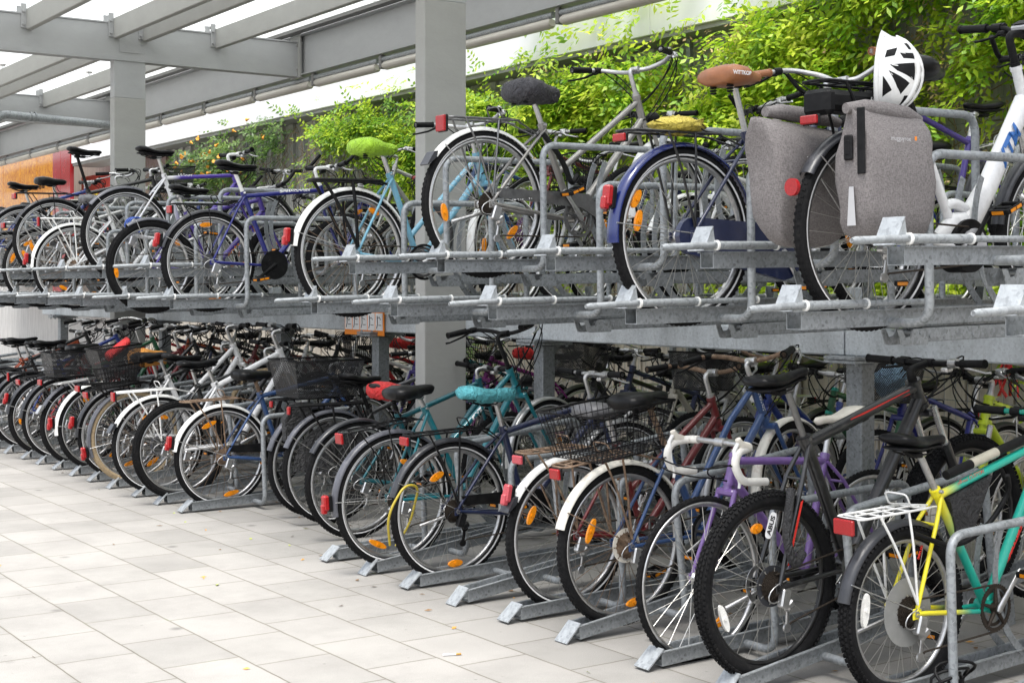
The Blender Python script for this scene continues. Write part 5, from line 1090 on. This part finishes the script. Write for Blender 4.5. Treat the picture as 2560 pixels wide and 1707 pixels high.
# panniers
B = bikes['U1']; zt = .80
for s in (-1, 1):
    lab = 'grey heather roll-top pannier on the side facing the camera' if s < 0 else 'grey heather roll-top pannier hung on the far side of the wheel'
    mb = MB(); rings = []; n = 28; yc = s * .165; xc = -.085 if s < 0 else -.15; zb = .315 if s < 0 else .30
    prof = [(0, .45, .30), (.010, .70, .55), (.03, .86, .76), (.065, .95, .92), (.11, 1, 1), (.2, 1, 1), (.29, .99, .98), (.34, .99, .86), (.38, 1.0, .62), (.41, 1.01, .34), (.425, 1.01, .2)]
    for (z, fx, fy) in prof:
        r = []
        for j in range(n):
            a = 2 * math.pi * j / n; cx, cy = math.cos(a), math.sin(a); e = .26
            px = math.copysign(abs(cx) ** e, cx) * .175 * fx; py = math.copysign(abs(cy) ** e, cy) * .082 * fy
            wv = .004 * math.sin(z * 40 + j * 1.3) * (1 if z > .3 else .3)
            if s > 0: px *= 1 + .28 * max(0, z - .12) / .3; py *= .75 + .6 * z / .4
            px += .010 * math.sin(z * 23 + 1.2 * s) * (cy > 0) ; py += s * .008 * math.sin(z * 31 + cx * 3)
            sag = .05 * max(0, z - .3) / .12 * (-px / .175) * (1 if px < 0 else .3)
            r.append(V((xc + px + wv, yc + py + s * 0 - s * .0 + wv, zb + z + sag * .4)))
        rings.append(r)
    mb.loft(rings)
    top = zb + .43 + (.03 if s > 0 else 0)
    mb.tube([(xc - .185, yc - s * .01, top + .012), (xc - .1, yc, top + .018), (xc, yc, top + .012), (xc + .1, yc, top + .006), (xc + .185, yc - s * .01, top - .01)], [.018, .028, .030, .028, .017], 12)
    p = toplevel('pannier', mb, 'heather', B['M'], lab, 'pannier bag')
    mb = MB(); mb.box((xc - .178, yc - .05 * (1 if s < 0 else -1), top - .10), (.005, .035, .22), 0, None, .002); mb.box((xc - .184, yc - .0 - s * .0, top - .12), (.014, .038, .085), 0, None, .005); mb.box((xc - .188, yc, top - .12), (.01, .02, .05), 0, None, .003)
    if s < 0: part('strap_buckle', mb, 'black_plastic', p)
    else: mb = MB(); mb.box((xc - .178, yc, top - .2), (.014, .036, .065), 0, None, .005); part('strap_buckle', mb, 'black_plastic', p)
    if s < 0:
        mb = MB(); mb.add([(xc - .1775, yc - .022, zb + .05), (xc - .1775, yc + .016, zb + .05), (xc - .1775, yc + .006, zb + .18), (xc - .1775, yc - .014, zb + .18)], [(0, 1, 2, 3)], 0, False); part('reflective_strip', mb, 'sticker_grey', p)
        flattext(p, 'mudguardfox', Matrix.Translation((xc - .02, yc - .0838, zb + .40)) @ Matrix(((1, 0, 0), (0, 0, -1), (0, 1, 0))).to_4x4(), .022, 'sticker_grey') if False else flattext(p, 'mugguyrox', Matrix.Translation((xc - .02, yc - .0838, zb + .34)) @ Matrix(((1, 0, 0), (0, 0, -1), (0, 1, 0))).to_4x4(), .022, 'sticker_grey')
        mb = MB(); mb.box((xc + .055, yc - .0835, zb + .343), (.01, .001, .014), 0); part('brand_mark', mb, 'sticker_orange', p)
# helmet: long axis upright, open side to the left
hm = MB(); inner = MB()
def el(u, v, g=1.0):  # u: -1..1 along the long axis, v: angle round
    r = math.sqrt(max(0, 1 - u * u)); return V((.125 * g * r * math.cos(v), .088 * g * r * math.sin(v), .135 * g * u))
n = 20
rings = [[el(-.985 + 1.97 * i / 14, -math.pi / 2 + math.pi * j / n, .9) for j in range(n + 1)] for i in range(15)]
vs_ = [p for r in rings for p in r]; inner.add(vs_, [(i * (n + 1) + j, i * (n + 1) + j + 1, (i + 1) * (n + 1) + j + 1, (i + 1) * (n + 1) + j) for i in range(14) for j in range(n)], 0, True)
rings = [[el(-.99 + 1.98 * i / 18, -math.pi / 2 + math.pi * j / 24, 1.0) for j in range(25)] for i in range(19)]
hm.add([p for r in rings for p in r], [(i * 25 + j, i * 25 + j + 1, (i + 1) * 25 + j + 1, (i + 1) * 25 + j) for i in range(18) for j in range(24)], 0, True)
hm.tube([V((-.004, .088 * math.cos(a), .136 * math.sin(a))) for a in [2 * math.pi * i / 40 for i in range(40)]], .0085, 8, closed=True)
for sg in (-1, 1): hm.tube([el(-.95 + 1.9 * i / 14, sg * .32, 1.015) for i in range(15)], [.004 + .006 * math.sin(math.pi * i / 14) for i in range(15)], 8)
hm.prism([(-.015, .125), (.035, .12), (-.008, .147)], -.035, .035)
vent = MB()
def hole(uvs):
    c = (sum(p[0] for p in uvs) / len(uvs), sum(p[1] for p in uvs) / len(uvs)); k = len(uvs); pts = []
    for i in range(k):
        for t_ in (0, .25, .5, .75): u0, v0 = uvs[i]; u1, v1 = uvs[(i + 1) % k]; pts.append((u0 + (u1 - u0) * t_, v0 + (v1 - v0) * t_))
    vent.add([el(c[0], c[1], 1.012)] + [el(c[0] + (p[0] - c[0]) * .5, c[1] + (p[1] - c[1]) * .5, 1.010) for p in pts] + [el(p[0], p[1], 1.004) for p in pts], [(0, 1 + i, 1 + (i + 1) % len(pts)) for i in range(len(pts))] + [(1 + i, 1 + len(pts) + i, 1 + len(pts) + (i + 1) % len(pts), 1 + (i + 1) % len(pts)) for i in range(len(pts))], 0, True)
for sg in (-1, 1):
    hole([(.78, sg * .12), (.72, sg * .62), (.56, sg * .55), (.60, sg * .10)]); hole([(.50, sg * .10), (.44, sg * .95), (.30, sg * .85), (.34, sg * .08)])
    hole([(.22, sg * .45), (.12, sg * 1.25), (-.02, sg * 1.05), (-.22, sg * .42)]); hole([(-.05, sg * .08), (-.05, sg * .28), (-.5, sg * .26), (-.45, sg * .06)]); hole([(.24, sg * .08), (.2, sg * .3), (.05, sg * .28), (.05, sg * .07)])
    hole([(-.02, sg * 1.28), (-.30, sg * .58), (-.58, sg * .78), (-.42, sg * .98)]); hole([(-.16, sg * 1.42), (-.5, sg * 1.12), (-.66, sg * 1.40)]); hole([(-.56, sg * .12), (-.60, sg * .6), (-.84, sg * .5), (-.8, sg * .15)]); hole([(.58, sg * 1.0), (.5, sg * 1.35), (.3, sg * 1.4), (.36, sg * 1.12)])
Mh = B['M'] @ Matrix.Translation((.03, -.06, .90)) @ Matrix.Scale(1.03, 4) @ Matrix.Rotation(R_(6), 4, 'Y') @ Matrix.Rotation(R_(-62), 4, 'Z')
h_ = part('helmet', hm, 'white_fender', None); h_.matrix_world = Mh; tag(h_, 'white vented bicycle helmet hanging over the saddle of the electric bicycle', 'helmet'); part('helmet_liner', inner, 'black_plastic', h_); part('vents', vent, 'black_plastic', h_)
# locks, cables and bags
def coil(name, B, pts, r, m, label, cat='lock'):
    mb = MB(); mb.tube(fil(pts, .1, 6), r, 8); return toplevel(name, mb, m, B['M'], label, cat)
B = bikes['G8']; coil('cable_lock', B, [(.42, -.05, .62), (.30, -.13, .32), (.32, -.15, .12), (.50, -.12, .18), (.52, -.03, .5), (.45, .03, .62)], .013, 'black_plastic', 'black sleeved cable lock looped through the blue bicycle in the ground row')
mb = MB(); mb.tube([(.36, -.16, .10), (.28, -.16, .26)], .027, 12); toplevel('combination_lock', mb, 'black_plastic', B['M'], 'black combination lock cylinder hanging behind the ground hoop', 'lock')
B = bikes['G6']; coil('cable_lock', B, [(-.36, -.0, .22), (-.40, -.05, .38), (-.30, -.06, .52), (-.20, -.03, .50), (-.22, .04, .30), (-.30, .05, .2)], .0065, 'yellow_cable', 'yellow cable lock looped round the rear wheel of the navy bicycle')
B = bikes['U7']; mb = MB()
for k in range(3): mb.tube([(.02 + k * .012 + .06 * math.cos(a) , -.08 - k * .01, .42 + .055 * math.sin(a)) for a in [2 * math.pi * i / 24 for i in range(24)]], .006, 6, closed=True)
toplevel('coil_lock', mb, 'blue_cable', B['M'], 'blue spiral cable lock hanging on white and violet bicycle', 'lock')
B = bikes['G2']; mb = MB(); mb.tube(fil([(.12, -.05, .70), (.02, -.1, .55), (.05, -.1, .42), (.12, -.08, .46)], .05), .017, 10); l_ = toplevel('folding_lock', mb, 'blackbag_cloth', B['M'], 'black sleeved lock with white label on black and red mountain bicycle', 'lock')
mb = MB(); Ml = Matrix.Translation((-.035, -.085, .60)) @ Matrix.Rotation(R_(-62), 4, 'Y')
vs_ = [(Ml @ V((.05 * math.copysign(abs(math.cos(a)) ** .5, math.cos(a)), 0, .019 * math.copysign(abs(math.sin(a)) ** .6, math.sin(a))))) for a in [2 * math.pi * i / 24 for i in range(24)]]
mb.add(vs_, [tuple(range(24))], 0, False); part('label_plate', mb, 'sticker_white', l_)
flattext(l_, 'ABUS', Ml @ Matrix.Translation((0, -.0015, 0)) @ Matrix(((1, 0, 0), (0, 0, -1), (0, 1, 0))).to_4x4(), .03, 'sticker_black', bold=.001)
B = bikes['G1']; coil('cable_lock', B, [(.0, -.06, .60), (.20, -.09, .52), (.36, -.12, .60), (.42, -.16, .72), (.38, -.18, .78)], .0095, 'black_plastic', 'black cable lock from the yellow mint frame to the nearest hoop')
mb = MB()
for k in range(4): mb.tube([(.14 + .09 * math.cos(a) + .01 * k, -.12 + .03 * math.sin(a * 2 + k), .05 + .02 * k + .05 * math.sin(a)) for a in [2 * math.pi * i / 20 for i in range(20)]], .006, 6, closed=True)
toplevel('cable_coil', mb, 'black_plastic', Matrix.Translation((4.02, 3.42, .02)), 'black cable lock lying coiled in the nearest ground tray', 'lock')
B = bikes['U3']; coil('u_lock', B, [(.32, -.04, .70), (.42, -.06, .58), (.47, -.07, .45), (.52, -.05, .50)], .014, 'black_plastic', 'black shackle lock hanging at the pewter bicycle seat tube')
B = bikes['U4']; coil('chain_lock', B, [(.52, -.04, .62), (.58, -.12, .5), (.54, -.14, .36), (.45, -.10, .32)], .018, 'blackbag_cloth', 'black fabric chain lock hanging from the light blue frame')
def bag(name, c, d, m, M, label, seed=1, cat='plastic bag'):
    random.seed(seed); mb = MB(); n = 14; rings = []
    for i in range(9):
        u = -1 + 2 * i / 8; r = math.sqrt(max(.02, 1 - u * u))
        rings.append([V((c[0] + d[0] * r * math.cos(a) * random.uniform(.75, 1.15), c[1] + d[1] * r * math.sin(a) * random.uniform(.75, 1.15), c[2] + d[2] * u + random.uniform(-.01, .01))) for a in [2 * math.pi * j / n for j in range(n)]])
    mb.loft(rings); return toplevel(name, mb, m, M, label, cat)
bag('plastic_bag', (-.02, 0, .80), (.13, .09, .035), 'yellow_cloth', bikes['U2']['M'], 'crumpled yellow plastic bag clamped on dark blue bicycle rack')
bag('plastic_bag', (.98, 0, .93), (.12, .1, .1), 'bluebag_cloth', bikes['F4']['M'], 'light blue plastic bag in a front basket on the far ground side', 3)
bag('saddle_bag', (.72, .02, .55), (.12, .05, .12), 'purple_cloth', bikes['F30']['M'], 'purple triangular frame bag on silver upper bicycle', 5, 'bag')
mb = MB(); mb.prism([(-.30, .66), (-.24, .76), (-.10, .76), (-.12, .60), (-.22, .50), (-.29, .52)], -.13, -.08); toplevel('pannier', mb, 'blackbag_cloth', bikes['P2']['M'], 'flat black pannier hanging below the big mesh basket', 'pannier bag')
mb = MB()
random.seed(11)
for k in range(7): p0 = V((.75, 0, 1.05)); mb.tube(bez(p0, p0 + V((random.uniform(-.1, .1), random.uniform(-.1, .1), .06)), p0 + V((random.uniform(-.14, .14), random.uniform(-.1, .1), -.05)), p0 + V((random.uniform(-.12, .12), random.uniform(-.1, .1), -.16)), 8), .009, 6, flat=.2)
toplevel('ribbon', mb, 'red_cloth', bikes['F3']['M'], 'torn red ribbon tied to a handlebar on far ground side', 'ribbon')
# ------------------------------------------------------------------ climbing plants
def leafmat(name, cols):
    m, t, b = nt(name); g = N(t, 'ShaderNodeNewGeometry'); tc = N(t, 'ShaderNodeTexCoord'); n = N(t, 'ShaderNodeTexNoise', i_Scale=2.2, i_Detail=3.0); t.links.new(tc.outputs['Object'], n.inputs['Vector'])
    a = N(t, 'ShaderNodeMath', operation='MULTIPLY_ADD'); a.inputs[1].default_value = .45; t.links.new(g.outputs['Random Per Island'], a.inputs[0])
    k = N(t, 'ShaderNodeMapRange', i_From_Min=.3, i_From_Max=.7, i_To_Max=.55); t.links.new(n.outputs[0], k.inputs['Value']); t.links.new(k.outputs[0], a.inputs[2])
    r = ramp(t, a.outputs[0], cols); t.links.new(r.outputs[0], b.inputs['Base Color']); b.inputs['Roughness'].default_value = .45
    tl = N(t, 'ShaderNodeBsdfTranslucent'); t.links.new(r.outputs[0], tl.inputs[0]); mx = N(t, 'ShaderNodeMixShader'); mx.inputs[0].default_value = .5
    t.links.new(b.outputs[0], mx.inputs[1]); t.links.new(tl.outputs[0], mx.inputs[2]); t.links.new(mx.outputs[0], t.nodes['Material Output'].inputs[0]); MAT[name] = m
leafmat('leaf_bright', [(.0, (.07, .19, .015)), (.28, (.22, .43, .025)), (.55, (.46, .63, .04)), (.95, (.74, .78, .10))])
leafmat('leaf_mid', [(.05, (.05, .15, .02)), (.35, (.16, .34, .03)), (.6, (.42, .58, .04)), (1, (.68, .74, .09))])
leafmat('leaf_dull', [(.05, (.04, .10, .025)), (.5, (.12, .22, .05)), (1, (.30, .42, .09))])
mat('dry_leaf', (.45, .33, .16), .8, 0, .3, 20); mat('dry_stem', (.23, .17, .11), .8, 0, .3, 20); mat('flower', (.8, .35, .04), .6, 0, .1, 20)
rng = np.random.default_rng(5)
def foliage(name, P0, mname, parent, L=(.2, .34), pairs=4, ll=.084, lw=.034, kind=None):
    """P0: (n,3) bases of compound leaves hanging out of the wall; every leaflet is one folded kite"""
    n = len(P0); out = np.stack([-rng.uniform(.35, 1, n), rng.normal(0, .75, n), rng.normal(-.25, .45, n)], 1); out /= np.linalg.norm(out, axis=1)[:, None]
    up = np.stack([-rng.uniform(.4, 1.6, n), rng.normal(0, .4, n), np.ones(n)], 1); side = np.cross(out, up); side /= np.linalg.norm(side, axis=1)[:, None]; nrm = np.cross(side, out)
    Lr = rng.uniform(*L, n); Vv = []; 
    for k in range(pairs * 2 + 1):
        f = (k // 2 + 1) / (pairs + .8); sg = 1 if k % 2 else -1
        droop = nrm * (-(f ** 2) * .07)[..., None] if False else -nrm * (f * f * .06)
        base = P0 + out * (Lr * f)[:, None] + droop
        if k == pairs * 2: d = out
        else: d = side * sg * .85 + out * .55 - nrm * rng.uniform(.0, .35, n)[:, None]
        d = d + rng.normal(0, .16, (n, 3)); d /= np.linalg.norm(d, axis=1)[:, None]
        s2 = np.cross(d, nrm); s2 /= np.linalg.norm(s2, axis=1)[:, None]
        ln = ll * rng.uniform(.55, 1.3, n) * (1 - .25 * abs(f - .5)); m_ = nrm * .006
        a = base; tip = base + d * ln[:, None] - nrm * (ln * .18)[:, None]; mid = base + d * (ln * .45)[:, None]
        w_ = lw * .5 * rng.uniform(.8, 1.2, n)[:, None]
        Vv.append(np.stack([a, mid + s2 * w_ - m_, tip, mid - s2 * w_ - m_], 1))
    Vv = np.concatenate(Vv, 0) - np.array(tuple(parent.location))[None, None, :]; nl = len(Vv); me = bpy.data.meshes.new(name); me.vertices.add(nl * 4); me.vertices.foreach_set('co', Vv.reshape(-1).astype(np.float32))
    base = np.arange(nl)[:, None] * 4; tri = (base + np.array([[0, 1, 2, 0, 2, 3]])).reshape(-1)
    me.loops.add(nl * 6); me.loops.foreach_set('vertex_index', tri.astype(np.int32)); me.polygons.add(nl * 2); me.polygons.foreach_set('loop_start', (np.arange(nl * 2) * 3).astype(np.int32)); me.update(calc_edges=True)
    me.materials.append(MAT[mname]); return ob(name, me, parent)
def noise2(y, z, s=1.3):
    return (np.sin(y * 2.1 * s + 1.3 * np.sin(z * 2.7 * s)) + np.sin(z * 3.7 * s + 1.1 * np.cos(y * 1.9 * s + 2)) + .6 * np.sin(y * 5.3 * s + z * 4.1 * s)) / 2.6
def scatter(n, y0, y1, z0, z1, keep, xd):
    out = []
    while sum(len(o) for o in out) < n:
        y = rng.uniform(y0, y1, n); z = rng.uniform(z0, z1, n); q = keep(y, z) > rng.uniform(0, 1, n); y, z = y[q], z[q]
        bul = .5 + .5 * noise2(y, z, 1.6); x_ = WX - .12 - rng.uniform(0, 1, len(y)) * xd * (.35 + .65 * bul); out.append(np.stack([x_, y, z], 1))
    return np.concatenate(out)[:n]
def stems(name, parent, n, y0, y1, z0, z1, m='dry_stem', rr=.005):
    mb = MB()
    for i in range(n):
        p = V((WX - .14 - random.random() * .08, random.uniform(y0, y1), random.uniform(z0, (z0 + z1) / 2))); path = [p]; d = V((0, random.uniform(-.6, .6), 1))
        for k in range(9):
            d = (d + V((0, random.uniform(-.7, .7), random.uniform(-.5, .4)))).normalized(); p = p + d * random.uniform(.06, .16); p.x = WX - .14 - random.random() * .14
            if p.z > z1: break
            path.append(p.copy())
        if len(path) > 2: mb.tube(path, rr * random.uniform(.5, 1.2), 5, caps=False)
    return P_(name, mb, m, parent)
cp = empty('climbing_plant', (WX, 8.5, 0)); tag(cp, 'dense yellow green climber covering the wall from the big pillar rightwards', 'climbing plant')
def kp(y, z):
    d = np.ones_like(y); d = np.where(z > 3.66, np.clip((8.3 - y) * .45, .0, 1), d); d = np.where((z > 3.5) & (y > 8.8), .08, d)          # spills over the coping toward the right
    low = 2.1 + .0 * y; low = np.where(y < 8.6, 1.35, low); d = np.where(z < low, .12, d)
    d = np.where((noise2(y, z) < -.42), .05, d)
    d = d * np.where((y > 9.2) & (y < 10.6) & (z < 2.9), .12, 1)                                       # bare patch of stems
    d = d * np.where((y > 5.6) & (y < 6.9) & (z < 3.05) & (z > 2.2), .15, 1); return d
def kp2(y, z): return np.where(z > 3.55 + .12 * np.sin(y * 3), .03, 1) * np.where(z < 2.5 + .35 * np.sin(y * 2.3), .15, 1) * np.where(noise2(y, z) < -.35, .1, 1) * np.where((y > 14.6) & (z < 3.0 + (y - 14.6) * .25), .06, 1)
a1 = scatter(8200, 4.4, 11.4, 1.2, 4.6, kp, .55); a1 = a1[(a1[:, 2] < 3.75) | (a1[:, 0] < 8.14) | True]
hi = a1[:, 2] > 3.6; a1[hi, 0] = np.minimum(a1[hi, 0], 8.14 - rng.uniform(0, .16, hi.sum()))
f1 = foliage('leaves', a1, 'leaf_bright', cp)
stems('stems', cp, 260, 5, 11, 1.3, 3.9)
a4 = scatter(420, 5.2, 11, 2.0, 3.7, lambda y, z: np.where(np.abs(noise2(y, z) + .42) < .12, 1, .08), .5); foliage('dry_leaves', a4, 'dry_leaf', cp, (.1, .2), 3, .045, .02)
cp2 = empty('climbing_plant', (WX, 13, 0)); tag(cp2, 'mid green climber on the wall either side of the big pillar', 'climbing plant')
a2 = scatter(4000, 10.6, 16.6, 2.1, 3.9, kp2, .4); a2[a2[:, 2] > 3.6, 0] = 8.12; foliage('leaves', a2, 'leaf_mid', cp2, (.18, .3), 4, .07, .028); stems('stems', cp2, 120, 11, 17, 2.2, 3.6, rr=.004)
for o_ in (f1,): pass
cp3 = empty('climbing_plant', (WX, 19, 0)); tag(cp3, 'sparse trumpet vine with orange flowers on trellis left of the pillar', 'climbing plant')
def kp3(y, z):
    c = np.exp(-(((y - 19.3) / 1.3) ** 2 + ((z - 3.2) / .3) ** 2)) * 1.4 + np.exp(-(((y - 17.4) / .5) ** 2 + ((z - 3.5) / .2) ** 2)); return np.clip(c, 0, 1)
a3 = scatter(560, 16.9, 22, 2.5, 3.9, kp3, .45); foliage('leaves', a3, 'leaf_dull', cp3, (.16, .26), 4, .07, .032); stems('stems', cp3, 120, 16.0, 22.5, 2.5, 3.6, rr=.004)
mb = MB(); fp = scatter(46, 17.2, 21.4, 2.8, 3.75, kp3, .5)
for p in fp:
    mb = MB(); p = V(p) + V((-.12, 0, 0)); d = V((random.uniform(-.6, 0), random.uniform(-1, 1), random.uniform(-.6, .4))).normalized(); mb.tube([p, p + d * .04, p + d * .06], [.006, .012, .026], 6); P_('flower', mb, 'flower', cp3)
# low weed plants at the wall foot seen between the wheels
for k_, (yy, zz, nn) in enumerate(((12.4, .9, 90), (8.2, 1.0, 60), (5.6, 1.1, 70))):
    q = empty('young_plant', (8.3, yy, 0)); tag(q, ['pale young plant at the wall foot seen left of the steel door', 'leafy shoots at the wall foot behind the silver bicycles', 'bright shoots at the wall foot near the right edge'][k_], 'plant')
    pts = np.stack([rng.uniform(8.0, 8.35, nn), rng.normal(yy, .22, nn), rng.uniform(.3, zz + .3, nn)], 1); foliage('leaves', pts, 'leaf_dull' if k_ == 0 else 'leaf_bright', q, (.12, .2), 4, .045, .02)
    mb = MB()
    for i in range(7): mb.tube([(8.3, yy + random.uniform(-.1, .1), 0), (8.25, yy + random.uniform(-.2, .2), .6), (8.2, yy + random.uniform(-.3, .3), zz + .3)], .008, 5)
    P_('stem', mb, 'dry_stem', q)
# litter on the paving
mb = MB(); random.seed(21)
for i in range(370):
    if i < 330: p = V((random.gauss(5.2, 1.0), random.uniform(2.5, 14), .003))
    else: p = V((random.uniform(1.5, 4.2), random.uniform(3.2, 9), .003))
    if p.x < 3.3 and random.random() < .6: continue
    a = random.uniform(0, 6.3); L = random.uniform(.008, .024); d = V((math.cos(a), math.sin(a), 0)); s = V((-d.y, d.x, 0)) * random.uniform(.25, .5)
    mb.add([p - d * L, p + s * L + V((0, 0, .006)), p + d * L + V((0, 0, .003)), p - s * L], [(0, 1, 2, 3)], random.choice((0, 0, 1, 2)), False)
mat('litter_ochre', (.5, .26, .06), .8, 0, .3, 30); mat('litter_brown', (.2, .12, .06), .8, 0, .3, 30); mat('litter_green', (.35, .4, .1), .8, 0, .3, 30)
tag(part('leaf_litter', mb, ['litter_ochre', 'litter_brown', 'litter_green'], None), 'small fallen leaves scattered on the paving under the racks', 'leaf litter', None, 'stuff')
mb = MB(); mb.tube([(3.1, 4.98, .006), (3.15, 4.96, .006)], .004, 8, 0); mb.tube([(3.15, 4.96, .006), (3.17, 4.952, .006)], .0042, 8, 1); tag(part('cigarette_end', mb, ['sticker_white', 'litter_ochre'], None), 'white cigarette end on the paving in front of a tray ramp', 'cigarette end')
